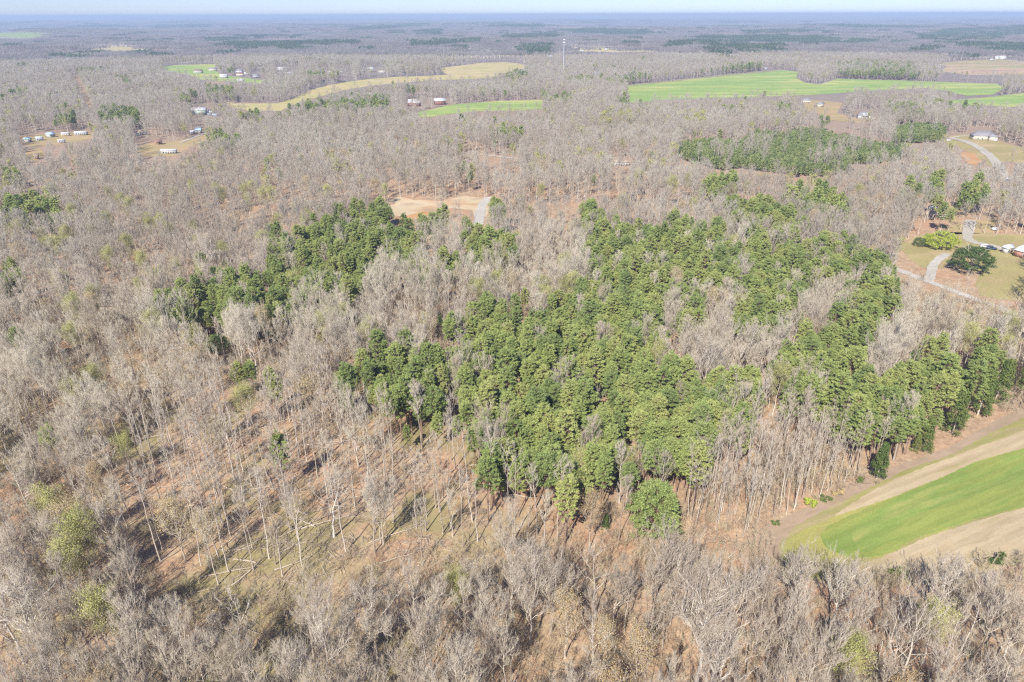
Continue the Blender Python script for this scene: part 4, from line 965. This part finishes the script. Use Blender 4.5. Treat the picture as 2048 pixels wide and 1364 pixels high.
def log_mesh(seed, L, r):
    rs = np.random.RandomState(seed); g = Geo()
    P = np.zeros((1, 7, 3)); P[0, :, 0] = np.linspace(0, L, 7); P[0, :, 1] = np.cumsum(rs.randn(7)*0.18); P[0, :, 2] = r*0.9+np.linspace(0, 0.35, 7)
    tubes(g, P, r*(1-0.7*np.linspace(0, 1, 7))[None], 8, 0.5)
    # the sawn or torn butt
    a = np.arange(8)*2*math.pi/8
    V = np.concatenate([[P[0, 0]-[0.02, 0, 0]], P[0, 0]+np.stack([np.zeros(8), np.cos(a)*r, np.sin(a)*r], -1)]); g.add(V, [(0, 1+i, 1+(i+1) % 8) for i in range(8)], 0.95)
    b = Geo(); Q, _ = sprout(rs, P, 9, 0.45, 1.0, 0.4, 1.0, L*0.2, 4, 0.12, 0.08)
    Q[:, :, 2] = np.maximum(Q[:, :, 2], 0.06)
    tubes(b, Q, r*0.28*(1-0.7*np.linspace(0, 1, 4))[None]*np.ones((len(Q), 1)), 4, rs.rand(len(Q)))
    W, _ = sprout(rs, Q, 5, 0.3, 1, 0.4, 1.0, L*0.08, 2, 0.1); W[:, :, 2] = np.maximum(W[:, :, 2], 0.05)
    tubes(b, W, 0.022*np.ones((len(W), 2)), 3, rs.rand(len(W)))
    return g.mesh('trunk', [M['deadwood']], True), b.mesh('branches', [M['deadwood']])
LOGS = [log_mesh(800+i, 6+i*1.6, 0.12+0.03*(i % 3)) for i in range(6)]
rs = np.random.RandomState(5); LT = {}
placed = 0
for _ in range(4000):
    if placed >= 90: break
    px, py = rs.uniform(150, 1330), rs.uniform(720, 1290)
    inthin = bool(inpoly(np.array([px]), np.array([py]), THIN[0])[0])
    if not inthin and rs.rand() > 0.10: continue
    if px > 800 and rs.rand() > 0.45: continue
    x, y = G(px, py); v = rs.randint(6)
    if v not in LT:
        r = bpy.data.objects.new('fallen_log', None); COL.objects.link(r); a = link('trunk', LOGS[v][0], r); b = link('branches', LOGS[v][1], r); LT[v] = (r, a, b)
    else:
        r0, a0, b0 = LT[v]; r = r0.copy(); COL.objects.link(r)
        for c0 in (a0, b0):
            c = c0.copy(); c.parent = r; COL.objects.link(c)
    r.location = (x, y, 0); r.rotation_euler = (0, 0, rs.normal(0.25, 0.6)+(math.pi if rs.rand() < 0.4 else 0)); r.scale = (1, 1, 1)
    if inthin and px < 620: lb, gr = 'bleached fallen log on the mossy slope among the slim trees', 'fallen logs on the mossy slope'
    elif inthin: lb, gr = 'pale fallen log on the brown slope below the pines', 'fallen logs on the brown slope'
    else: lb, gr = 'fallen log half hidden under the grey trees around the slope', 'fallen logs under the grey trees'
    tag(r, lb, 'fallen log', gr); placed += 1

# hand placed trees
WHITE = []
M['whitebark'] = tree_mat('white_bark', [(0.05, (0.500, 0.446, 0.373)), (0.95, (0.661, 0.624, 0.551))])
for i in range(3):
    a = bare_tree(900+i, h=22, t0=0.4, nl=14, spread=1.35, rad=0.34, crook=1.8, fork=(i != 1), R=1.35)
    WHITE.append(Proto('white', a[0], a[1], M['whitebark'], [M['whitebark'], M['twig']], joined=False))
a = cedar_tree(910, 9, 2.6); CED = Proto('cedar', a[0], a[1], M['bark'], [M['cedar']], joined=False)
a = cedar_tree(911, 9, 2.3); CED2 = Proto('cedar', a[0], a[1], M['bark'], [M['cedar']], joined=False)
a = round_evergreen(912, 13, 8.2); OAK = Proto('oak', a[0], a[1], M['bark'], [M['broad']], joined=False)
a = pine_tree(914, h=13.5, base=0.22, R=5.3, ncl=330, leaf=0.25, nleaf=60, rad=0.3); RPINE = Proto('rpine', a[0], a[1], M['pinebark'], [M['needle'], M['pinebark']], joined=False)
a = round_evergreen(913, 10, 8.6, 15000, 0.3); LIME = Proto('lime', a[0], a[1], M['bark'], [M['lime']], joined=False)
wi = 0
for (px, py, k, s_, lb), (x, y) in zip(SPECIAL, SPW):
    z = float(hgt(x, y)); rz = R_.uniform(0, 6.28)
    if k == 'white': place_tree(WHITE[wi % 3], 0, x, y, z, rz, s_, lb, 'pale tree', name='pale_tree'); wi += 1
    elif k == 'cedar': place_tree(CED if wi % 2 else CED2, 0, x, y, z, rz, (s_*0.85, s_*0.85, s_), lb, 'cedar', name='cedar_tree'); wi += 1
    elif k == 'oak': place_tree(OAK, 0, x, y, z, rz, s_, lb, 'evergreen tree', name='evergreen_tree')
    elif k == 'roundpine': place_tree(RPINE, 0, x, y, z, rz, s_, lb, 'pine tree', name='pine_tree')
    elif k == 'lime': place_tree(LIME, 0, x, y, z, rz, s_, lb, 'lime green tree', name='lime_green_tree')
    elif k == 'paleconifer': place_tree('pine', 3, x, y, z, rz, s_, lb, 'pine tree')
    else: place_tree(k, R_.randint(3), x, y, z, rz, s_, lb, CATS[k])
# shrubs on the field margin
def shrub(px, py, s_, mt, lb):
    rs = np.random.RandomState(int(px)); gt, gc = Geo(), Geo()
    P = np.zeros((5, 3, 3)); P[:, 1, 2] = 0.5; P[:, 2, 2] = 1.1; P[:, 1:, :2] += rs.randn(5, 2, 2)*0.3; tubes(gt, P, np.full((5, 3), 0.04), 4, 0.4)
    n = 900; o = norm(rs.randn(n, 3)); cc = rs.uniform(-1, 1, (9, 3))*[1.3, 0.9, 0.45]; C = cc[rs.randint(0, 9, n)]+o*(rs.rand(n)**0.5)[:, None]*np.array([0.6, 0.55, 0.5])+[0, 0, 0.75]; C[:, 2] = np.maximum(C[:, 2], 0.05)
    leaves(gc, C, o+rs.randn(n, 3)*0.5, 0.2, rs, rs.rand(n), 0)
    x, y = G(px, py); r = bpy.data.objects.new('shrub', None); COL.objects.link(r); link('stem', gt.mesh('stem', [M['bark']]), r); link('crown', gc.mesh('crown', [M[mt]]), r)
    r.location = (x, y, 0); r.scale = (s_,)*3; tag(r, lb, 'shrub')
shrub(1619, 1010, 1.15, 'lime', 'bright green shrub on the wood edge by the soil margin')
shrub(1653, 1001, 1.0, 'cedar', 'olive shrub on the soil margin beside the bright green one')
shrub(1677, 991, 1.0, 'ochre', 'yellowish shrub on the soil margin, last in the row of three')
shrub(1716, 962, 0.9, 'cedar', 'small dark shrub at the foot of the cone shaped cedar')
shrub(1553, 1048, 0.7, 'cedar', 'little dark shrub by the lower end of the soil margin')
shrub(1800, 1150, 1.5, 'cedar', 'dark green bush half hidden under the trees below the stubble')
shrub(1996, 1128, 1.6, 'cedar', 'green bush below the stubble near the frame edge')

# ------------------------------------------------------------------ buildings
def box(g, x0, x1, y0, y1, z0, z1, mi=0):
    V = [(x, y, z) for z in (z0, z1) for y in (y0, y1) for x in (x0, x1)]
    Q = [(0, 2, 3, 1), (4, 5, 7, 6), (0, 1, 5, 4), (2, 6, 7, 3), (0, 4, 6, 2), (1, 3, 7, 5)]
    T = [t for q in Q for t in ((q[0], q[1], q[2]), (q[0], q[2], q[3]))]
    g.add(V, T, 0.5, mi)
WALLC = {'white': (0.52, 0.52, 0.50), 'cream': (0.62, 0.55, 0.44), 'beige': (0.60, 0.54, 0.48), 'red': (0.26, 0.12, 0.10), 'brick': (0.36, 0.20, 0.15), 'grey': (0.45, 0.46, 0.47), 'green': (0.40, 0.50, 0.44), 'blue': (0.42, 0.50, 0.62), 'wood': (0.42, 0.30, 0.18), 'dark': (0.12, 0.12, 0.13)}
ROOFC = {'grey': (0.26, 0.25, 0.26), 'white': (0.56, 0.57, 0.58), 'blue': (0.40, 0.55, 0.72), 'brown': (0.24, 0.18, 0.15), 'dark': (0.10, 0.10, 0.13), 'tan': (0.45, 0.36, 0.27), 'steel': (0.58, 0.62, 0.64), 'rust': (0.34, 0.20, 0.17)}
WM = {k: plain('wall_'+k, c, 0.8) for k, c in WALLC.items()}; RM = {k: plain('roof_'+k, c, 0.6) for k, c in ROOFC.items()}
M['glass'] = plain('window_glass', (0.05, 0.06, 0.08), 0.15, spec=0.6); M['trim'] = plain('white_trim', (0.8, 0.8, 0.78), 0.6); M['door'] = plain('door_paint', (0.25, 0.16, 0.12), 0.6)
def house(px, py, wpx, rz, wall, roof, label, ratio=0.5, h=2.8, rh=0.30, hip=False, porch=False, nwin=3, chimney=False, name='house', cat='house', open_side=False, garage=0, wing=False):
    wpx *= 0.88
    x, y = G(px, py); w_ = float(proj(x, y, float(hgt(x, y)))[2]); W = max(wpx*w_/F, 3.0); Dp = W*ratio; z = float(hgt(x, y))
    r = bpy.data.objects.new(name, None); COL.objects.link(r); r.location = (x, y, z-0.05); r.rotation_euler = (0, 0, math.radians(rz)); r.empty_display_size = 2
    a, b = W/2, Dp/2
    g = Geo()
    if open_side:
        for xx in (-a+0.15, 0, a-0.15):
            for yy in (-b+0.15, b-0.15): box(g, xx-0.12, xx+0.12, yy-0.12, yy+0.12, 0, h)
        box(g, -a+0.1, a-0.1, b-0.12, b, 0.1, h-0.05)
    else: box(g, -a, a, -b, b, 0, h)
    R = rh*Dp; e = 0.45; t = 0.14
    if not hip and not open_side: # gable ends
        for s in (-1, 1):
            xx = s*(a-0.01); g.add([(xx, -b, h), (xx, b, h), (xx, 0, h+R)], [(0, 1, 2), (0, 2, 1)])
    if wing: box(g, a*0.25, a*0.95, -b-Dp*0.45, -b-0.003, 0, h)
    link('walls', g.mesh('walls', [WM[wall]]), r)
    g = Geo()
    def roofbox(x0, x1, y0, y1, zb, rr, hp, axis='x'):
        if axis == 'x':
            ins = (y1-y0)/2 if hp else 0; ym = (y0+y1)/2
            rd = [(x0+ins, ym), (x1-ins, ym)]
        else:
            ins = (x1-x0)/2 if hp else 0; xm = (x0+x1)/2
            rd = [(xm, y0+ins), (xm, y1)]
        lo = [(x0, y0), (x1, y0), (x1, y1), (x0, y1)]
        V = [(p[0], p[1], zb) for p in lo]+[(p[0], p[1], zb+rr) for p in rd]; k = len(V)
        V += [(p[0], p[1], zb-t) for p in lo]
        if axis == 'x': T = [(0, 1, 5), (0, 5, 4), (2, 3, 4), (2, 4, 5), (1, 2, 5), (3, 0, 4)]
        else: T = [(0, 1, 4), (1, 2, 5), (1, 5, 4), (2, 3, 5), (3, 0, 4), (3, 4, 5)]
        for i in range(4):
            j = (i+1) % 4; T += [(i, k+i, k+j), (i, k+j, j)]
        T += [(k, k+2, k+1), (k, k+3, k+2)]
        g.add(V, T)
    if open_side:
        V = [(-a-e, -b-e, h+0.1), (a+e, -b-e, h+0.1), (a+e, b+e, h+0.9), (-a-e, b+e, h+0.9)]; V += [(p[0], p[1], p[2]-0.12) for p in V]
        g.add(V, [(0, 1, 2), (0, 2, 3), (4, 6, 5), (4, 7, 6), (0, 4, 5), (0, 5, 1), (1, 5, 6), (1, 6, 2), (2, 6, 7), (2, 7, 3), (3, 7, 4), (3, 4, 0)])
    else: roofbox(-a-e, a+e, -b-e, b+e, h+0.14, R*(1+e/b), hip)
    if wing: roofbox(a*0.25-e, a*0.95+e, -b-Dp*0.45-e, 0, h+0.15, R*0.7, True, 'y')
    rf = link('roof', g.mesh('roof', [RM[roof]]), r)
    if chimney:
        g = Geo(); box(g, a*0.4, a*0.4+0.7, 0.3, 1.0, h+R*0.5, h+R+1.0); link('chimney', g.mesh('chimney', [WM['brick']]), rf)
    if open_side: return tag(r, label, cat)
    # front is -y: windows, door
    xs = np.linspace(-a, a, nwin+3)[1:-1]; dm = len(xs)//2
    hh = min(h, 2.7)
    for i, xx in enumerate(xs):
        if wing and xx > a*0.2: continue
        g = Geo()
        if i == dm:
            box(g, xx-0.5, xx+0.5, -b-0.06, -b-0.003, 0.1, hh*0.80); link('door', g.mesh('door', [M['door']]), r)
        else:
            box(g, xx-0.6, xx+0.6, -b-0.05, -b-0.003, hh*0.33, hh*0.80); fr = link('window', g.mesh('window', [M['trim']]), r)
            g = Geo(); box(g, xx-0.5, xx+0.5, -b-0.075, -b-0.053, hh*0.37, hh*0.77); link('pane', g.mesh('pane', [M['glass']]), fr)
    for k in range(garage):
        g = Geo(); x0 = a-3.4-k*3.2; box(g, x0, x0+2.7, -b-0.07, -b-0.003, 0.05, 2.3) if not wing else box(g, x0, x0+2.7, -b-Dp*0.45-0.07, -b-Dp*0.45-0.003, 0.05, 2.3)
        link('garage_door', g.mesh('garage_door', [M['trim']]), r)
    if porch:
        g = Geo(); p0 = -b-2.2
        for xx in np.linspace(-a*0.55, a*0.2, 4): box(g, xx-0.1, xx+0.1, p0, p0+0.2, 0, h-0.1)
        box(g, -a*0.6, a*0.25, p0-0.2, -b-0.5, h-0.1, h+0.05); link('porch', g.mesh('porch', [M['trim']]), r)
        for xx in (-a*0.4, a*0.05):
            g = Geo(); zc = h+R*0.35
            g.add([(xx-1.3, -b*0.95, zc-0.3), (xx+1.3, -b*0.95, zc-0.3), (xx, -b*0.95, zc+1.3), (xx, -b*0.1, zc+1.3), (xx-1.3, -b*0.2, zc-0.3), (xx+1.3, -b*0.2, zc-0.3)], [(0, 1, 2), (0, 2, 3), (0, 3, 4), (1, 5, 3), (1, 3, 2)])
            link('dormer', g.mesh('dormer', [WM['white']]), r)
    return tag(r, label, cat)
house(400, 229, 28, 10, 'green', 'white', 'white gabled metal barn in front of dark pines', 0.8, 5.5, 0.22, nwin=2, name='barn', cat='barn')
house(428, 232, 22, -20, 'blue', 'dark', 'dark roofed house next to the white metal barn', 0.7, 4.0, 0.4, porch=True)
house(829, 212, 26, -25, 'red', 'white', 'red barn with a white roof, the nearer of the pair', 0.5, 4.5, 0.3, name='barn', cat='barn', nwin=2)
house(825, 206, 18, 5, 'white', 'white', 'white roofed shed behind the nearer red barn', 0.5, 3.5, 0.25, name='shed', cat='shed', nwin=1)
house(880, 209, 24, 20, 'red', 'white', 'red barn with a white roof at the head of the green field', 0.6, 5.0, 0.35, name='barn', cat='barn', nwin=2)
house(318, 289, 13, 15, 'wood', 'rust', 'lean-to shed with a rusty grey roof in the tan clearing', 0.8, 3.2, name='shed', cat='shed', open_side=True)
house(339, 307, 32, 5, 'white', 'steel', 'long white mobile home half hidden by twigs', 0.28, 3.0, 0.2, name='mobile_home', cat='mobile home', nwin=4)
house(398, 266, 12, -15, 'white', 'blue', 'small white house with a blue roof beside the pale lane', 0.7, 3.0, 0.5, nwin=1)
house(386, 268, 9, 20, 'grey', 'steel', 'grey shed beside the small blue roofed house', 0.6, 2.6, 0.3, name='shed', cat='shed', nwin=1)
house(283, 270, 24, 35, 'grey', 'tan', 'weathered house with a tan roof in the bare trees', 0.5, 2.8, 0.4)
house(56, 284, 9, 75, 'white', 'blue', 'white trailer with a blue roof, first in the row', 1.6, 3.0, 0.2, name='trailer', cat='trailer', nwin=1)
house(80, 281, 13, 10, 'blue', 'steel', 'pale blue trailer second in the row', 0.5, 3.0, 0.2, name='trailer', cat='trailer', nwin=2)
house(102, 274, 13, 60, 'white', 'blue', 'white trailer with a blue roof in the middle of the row', 1.2, 3.0, 0.2, name='trailer', cat='trailer', nwin=1)
house(124, 286, 14, 5, 'white', 'white', 'white trailer nearest the bare trees', 0.4, 2.8, 0.15, name='trailer', cat='trailer', nwin=2)
house(132, 272, 16, 0, 'cream', 'white', 'cream trailer behind the white ones', 0.4, 2.8, 0.2, name='trailer', cat='trailer', nwin=2)
house(163, 270, 26, 3, 'grey', 'steel', 'long grey trailer at the right end of the row', 0.3, 2.8, 0.2, name='trailer', cat='trailer', nwin=4)
house(74, 318, 8, 20, 'wood', 'tan', 'small wooden shed in a tan yard', 0.8, 3.0, 0.4, name='shed', cat='shed', nwin=1)
house(397, 146, 18, 0, 'white', 'brown', 'white house with a brown roof on the pale green pasture', 0.5, 4, 0.35)
house(448, 156, 16, 4, 'white', 'white', 'long white shed below the village houses', 0.5, 5, 0.25, name='shed', cat='shed', nwin=2)
house(426, 142, 16, 5, 'cream', 'grey', 'cream house in the trees above the long white shed', 0.5, 4, 0.35)
house(479, 146, 15, 0, 'white', 'grey', 'white house with a grey roof in the village', 0.5, 5, 0.35)
house(481, 152, 16, 0, 'cream', 'rust', 'cream house with a reddish roof in the village', 0.4, 4, 0.3)
house(494, 150, 10, 0, 'white', 'white', 'small white house beside the reddish roofed one', 0.5, 4, 0.3)
house(482, 164, 14, 0, 'grey', 'white', 'white roofed shed at the near side of the village', 0.5, 4, 0.2, name='shed', cat='shed', nwin=1)
house(512, 155, 14, 8, 'grey', 'grey', 'grey house among the village trees', 0.5, 4, 0.35)
house(562, 142, 15, 0, 'white', 'white', 'bright white building at the village road', 0.5, 6, 0.2, nwin=2)
house(577, 150, 10, 0, 'white', 'steel', 'pale house right of the bright white building', 0.6, 4, 0.3)
house(646, 149, 10, 10, 'white', 'grey', 'small white gabled house in the village trees', 0.8, 4, 0.5)
house(665, 148, 14, 0, 'cream', 'white', 'cream house behind village hedges', 0.5, 4, 0.3)
house(684, 146, 8, 0, 'white', 'grey', 'narrow white house in the middle of the hamlet', 0.8, 5, 0.5)
house(714, 150, 15, -10, 'white', 'steel', 'white house with a pale roof by the tan pasture', 0.6, 5, 0.4)
house(722, 143, 14, 0, 'cream', 'grey', 'cream house with a grey roof behind the pasture hedge', 0.5, 4, 0.35)
house(742, 144, 12, 25, 'white', 'white', 'white gabled house in the hamlet', 0.8, 5, 0.5)
house(764, 146, 15, 0, 'white', 'tan', 'long low house at the right end of the hamlet', 0.4, 4, 0.25)
house(836, 146, 4, 0, 'white', 'white', 'tiny white hut left of the dark pine row', 0.8, 4, 0.4, name='shed', cat='shed', nwin=1)
house(1731, 238, 36, -12, 'white', 'grey', 'large white house with dormers and porch', 0.42, 4.6, 0.42, hip=True, porch=True, garage=2, chimney=True)
house(1640, 214, 14, 20, 'cream', 'grey', 'grey roofed house with a cream gable in the straw yard', 0.6, 4.0, 0.4)
house(1610, 206, 20, -10, 'cream', 'grey', 'grey hipped roof house left of the straw yard', 0.6, 4.0, 0.35, hip=True)
house(1964, 279, 46, -10, 'cream', 'grey', 'big house with a wide grey hipped roof on the lawn', 0.5, 4.0, 0.36, hip=True, wing=True, garage=1)
house(1462, 112, 24, 0, 'white', 'white', 'long white poultry shed before the far pines', 0.3, 5, 0.12, name='shed', cat='shed', nwin=2)
house(1106, 102, 9, 0, 'white', 'white', 'white building left of the mast', 0.6, 7, 0.4, nwin=1)
house(1118, 101, 5, 0, 'white', 'steel', 'small pale hut between the mast and the white building', 0.7, 6, 0.3, name='shed', cat='shed', nwin=1)
house(1152, 100, 13, 0, 'cream', 'tan', 'tan farmhouse right of the mast', 0.5, 7, 0.3)
house(1140, 104, 3, 0, 'white', 'white', 'tiny white hut just right of the mast', 0.8, 6, 0.3, name='shed', cat='shed', nwin=1)
house(1164, 105, 8, 0, 'grey', 'steel', 'grey shed below the tan farmhouse', 0.5, 5, 0.3, name='shed', cat='shed', nwin=1)
house(1212, 101, 7, 0, 'white', 'dark', 'dark roofed house on the tan strip', 0.6, 7, 0.3, nwin=1)
house(1283, 95, 7, 0, 'white', 'white', 'bright white house at the far end of the tan strip', 0.7, 9, 0.4, nwin=1)
house(1260, 99, 6, 0, 'cream', 'steel', 'low pale shed before the bright white house', 0.5, 5, 0.2, name='shed', cat='shed', nwin=1)
house(1100, 116, 12, 0, 'grey', 'white', 'white roofed shed left of the mast foot', 0.4, 6, 0.2, name='shed', cat='shed', nwin=1)
house(1193, 150, 8, 20, 'white', 'blue', 'small house with a pale blue roof', 0.7, 4, 0.5, nwin=1)
house(1131, 148, 7, 0, 'grey', 'grey', 'equipment hut at the foot of the mast', 0.6, 3, 0.2, name='shed', cat='shed', nwin=1)
house(1879, 132, 10, 0, 'white', 'rust', 'long white shed with a rusty roof under the rough pasture', 0.5, 4, 0.2, name='shed', cat='shed', nwin=2)
house(2004, 119, 13, 5, 'white', 'steel', 'pale green roofed farmhouse on the rise', 0.6, 5, 0.4)
house(1993, 119, 9, 0, 'white', 'white', 'white outbuilding beside the farmhouse on the rise', 0.6, 5, 0.4, nwin=1, name='shed', cat='shed')
house(1983, 121, 10, 0, 'grey', 'brown', 'brown roofed barn left of the farmhouse on the rise', 0.5, 5, 0.4, nwin=1, name='barn', cat='barn')
house(1944, 118, 5, 0, 'white', 'white', 'tiny white hut along the top of the rough pasture', 0.6, 5, 0.3, nwin=1, name='shed', cat='shed')
house(1242, 331, 34, 3, 'white', 'tan', 'white house hidden among bare trees above the grey gap', 0.4, 3.0, 0.3, nwin=4)
house(2016, 364, 8, 0, 'white', 'steel', 'small white shed beyond the road bend', 0.6, 2.4, 0.2, nwin=1, name='shed', cat='shed')
house(2013, 505, 20, 20, 'white', 'steel', 'pale blue grey shed left of the glazed roof house', 0.6, 2.8, 0.4, nwin=1, name='shed', cat='shed')
house(2040, 512, 26, 30, 'brick', 'steel', 'brick house with a pale metal roof at the frame edge', 0.7, 3.2, 0.5)
house(1872, 437, 44, -12, 'cream', 'tan', 'low house behind a tall pine above the lime green tree', 0.4, 2.8, 0.3, nwin=4)
house(1862, 423, 12, 0, 'grey', 'blue', 'small shed with a pale blue roof behind the low house', 0.7, 2.6, 0.3, nwin=1, name='shed', cat='shed')
house(152, 114, 9, 0, 'white', 'white', 'white shed below a far dark pine clump', 0.5, 8, 0.2, nwin=1, name='shed', cat='shed')
house(250, 109, 12, 0, 'white', 'grey', 'white farmhouse at the end of the far tan strip', 0.5, 8, 0.3, nwin=1)
house(344, 104, 10, 0, 'white', 'white', 'white farmhouse far off between the pine clumps', 0.5, 8, 0.3, nwin=1)
house(1530, 140, 6, 0, 'white', 'white', 'small white shed at the top of the big wheat field', 0.7, 4, 0.3, nwin=1, name='shed', cat='shed')

# ------------------------------------------------------------------ mast
M['galv'] = plain('galvanised_steel', (0.62, 0.64, 0.66), 0.45, metal=0.3); M['panelm'] = plain('antenna_panel', (0.80, 0.82, 0.84), 0.5)
x, y = G(1126.5, 146); z = float(hgt(x, y)); w_ = float(proj(x, y, z)[2]); mh = 56*w_/F/math.cos(PITCH)*1.0
r = bpy.data.objects.new('radio_mast', None); COL.objects.link(r); r.location = (x, y, z)
g = Geo(); P = np.zeros((1, 6, 3)); P[0, :, 2] = np.linspace(0, mh, 6); tubes(g, P, np.array([[0.95, 0.85, 0.75, 0.65, 0.55, 0.4]]), 12); link('pole', g.mesh('pole', [M['galv']], True), r)
for zz in (mh-1.5, mh-6.5):
    g = Geo()
    for k in range(3):
        a0 = k*2.094; a1 = a0+2.094; p, q = np.array([math.cos(a0)*2.6, math.sin(a0)*2.6, zz]), np.array([math.cos(a1)*2.6, math.sin(a1)*2.6, zz])
        tubes(g, np.array([[p, (p+q)/2, q]]), np.full((1, 3), 0.12), 6); tubes(g, np.array([[[0, 0, zz], p/1.01]]), np.full((1, 2), 0.12), 6)
    pf = link('platform', g.mesh('platform', [M['galv']]), r)
    for k in range(12):
        a0 = k//4*2.094; a1 = a0+2.094; f = (k % 4+0.5)/4; px_ = (1-f)*math.cos(a0)*2.7+f*math.cos(a1)*2.7; py_ = (1-f)*math.sin(a0)*2.7+f*math.sin(a1)*2.7
        g = Geo(); box(g, px_-0.22, px_+0.22, py_-0.14, py_+0.14, zz-1.2, zz+1.3); link('antenna', g.mesh('antenna', [M['panelm']]), pf)
tag(r, 'tall grey telephone mast with antennas rising from the woods', 'mast')
# utility poles along the dirt road
for i, px in enumerate((1345, 1398, 1455, 1510)):
    x, y = G(px, 163-(px-1330)*0.097); z = float(hgt(x, y)); r = bpy.data.objects.new('utility_pole', None); COL.objects.link(r); r.location = (x, y, z)
    g = Geo(); box(g, -0.16, 0.16, -0.16, 0.16, 0, 10.5); link('pole', g.mesh('pole', [WM['wood']]), r)
    g = Geo(); box(g, -1.2, 1.2, 0.17, 0.3, 9.4, 9.6); link('crossarm', g.mesh('crossarm', [WM['wood']]), r)
    tag(r, 'wooden utility pole on the dirt road above the big wheat field', 'utility pole', 'utility poles along the dirt road')

# ------------------------------------------------------------------ vehicles
def car(px, py, rz, col, label, L=4.8, W=1.9, hb=1.75, pickup=False):
    x, y = G(px, py); r = bpy.data.objects.new('parked_car', None); COL.objects.link(r); r.location = (x, y, 0.09); r.rotation_euler = (0, 0, math.radians(rz))
    mt = plain('car_paint', col, 0.3, spec=0.5, var=0.02)
    prof = [(-L/2, 0.35), (-L/2, 0.95), (-L/2+0.15, 1.02), (-L/2+(1.9 if pickup else 0.35), 1.08), (-L/2+(2.0 if pickup else 0.6), hb), (L/2-1.9, hb), (L/2-1.2, 1.1), (L/2-0.1, 0.95), (L/2, 0.75), (L/2, 0.35)]
    n = len(prof); V = [(p[0], s*W/2*(0.86 if p[1] > 1.3 else 1), p[1]) for s in (-1, 1) for p in prof]; g = Geo()
    cen = len(V); V += [(0, -W/2, 0.7), (0, W/2, 0.7)]; T = []
    for i in range(n):
        j = (i+1) % n; T += [(i, n+j, j), (i, n+i, n+j), (cen, i, j), (cen+1, n+j, n+i)]
    g.add(V, T); b = link('body', g.mesh('body', [mt]), r)
    g = Geo(); x0 = -L/2+(2.1 if pickup else 0.75)
    for s in (-1, 1):
        g.add([(x0, s*(W/2*0.975), 1.15), (L/2-1.5, s*(W/2*0.975), 1.15), (L/2-2.0, s*(W/2*0.885), hb-0.12), (x0, s*(W/2*0.885), hb-0.12)], [(0, 1, 2), (0, 2, 3), (0, 2, 1), (0, 3, 2)])
    g.add([(L/2-1.83, -W*0.4, hb-0.06), (L/2-1.83, W*0.4, hb-0.06), (L/2-1.22, W*0.43, 1.16), (L/2-1.22, -W*0.43, 1.16)], [(0, 1, 2), (0, 2, 3), (0, 2, 1), (0, 3, 2)])
    link('window', g.mesh('window', [M['glass']]), r)
    for sx_ in (-L/2+0.85, L/2-0.85):
        for sy_ in (-1, 1):
            g = Geo(); a = np.arange(14)*2*math.pi/14; yy = sy_*(W/2-0.2)
            V = [(sx_+0.36*math.cos(t), yy+o, 0.36+0.36*math.sin(t)) for o in (-0.12, 0.24*sy_ if sy_ > 0 else -0.24+0.48*0) for t in a]
            V = [(sx_+0.36*math.cos(t), yy-0.12, 0.36+0.36*math.sin(t)) for t in a]+[(sx_+0.36*math.cos(t), yy+0.24 if sy_ > 0 else yy-0.26, 0.36+0.36*math.sin(t)) for t in a]+[(sx_, yy-0.12, 0.36), (sx_, yy+0.24 if sy_ > 0 else yy-0.26, 0.36)]
            T = []
            for i in range(14):
                j = (i+1) % 14; T += [(i, j, 14+j), (i, 14+j, 14+i), (28, j, i), (29, 14+i, 14+j)]
            g.add(V, T); link('wheel', g.mesh('wheel', [M['tyre']]), r)
    return tag(r, label, 'car')
M['tyre'] = plain('tyre_rubber', (0.03, 0.03, 0.03), 0.9)
car(1970, 495, -12, (0.80, 0.80, 0.80), 'white sport utility car parked beside the dark one')
car(1982, 499, -20, (0.05, 0.07, 0.12), 'dark blue car parked just below the white one')
car(1704, 233, 5, (0.04, 0.05, 0.08), 'dark pickup car by the large house with dormers', pickup=True)
car(1990, 460, 30, (0.75, 0.76, 0.78), 'silver car under the orchard trees', hb=1.5)
car(1897, 282, 10, (0.70, 0.71, 0.74), 'pale car at the start of the curving gravel road', hb=1.5)

# ------------------------------------------------------------------ haze
hm = bpy.data.materials.new('haze'); hm.use_nodes = True; t = hm.node_tree; t.nodes.remove(t.nodes['Principled BSDF'])
pv = t.nodes.new('ShaderNodeVolumePrincipled'); pv.inputs['Color'].default_value = (0.62, 0.77, 1.0, 1); pv.inputs['Density'].default_value = 0.00015
pv.inputs['Anisotropy'].default_value = 0.0
t.links.new(pv.outputs[0], t.nodes['Material Output'].inputs['Volume'])
g = Geo(); box(g, -30500, 30500, -30500, 30500, -60, 128)
hz = link('haze', g.mesh('haze', [hm])); tag(hz, 'pale blue haze over the far woods', None, None, 'stuff')
print('COUNTS', {k: int((kind == k).sum()) for k in LIM}, cnt, 'patches', int(fk.sum()), 'ug', len(ux))
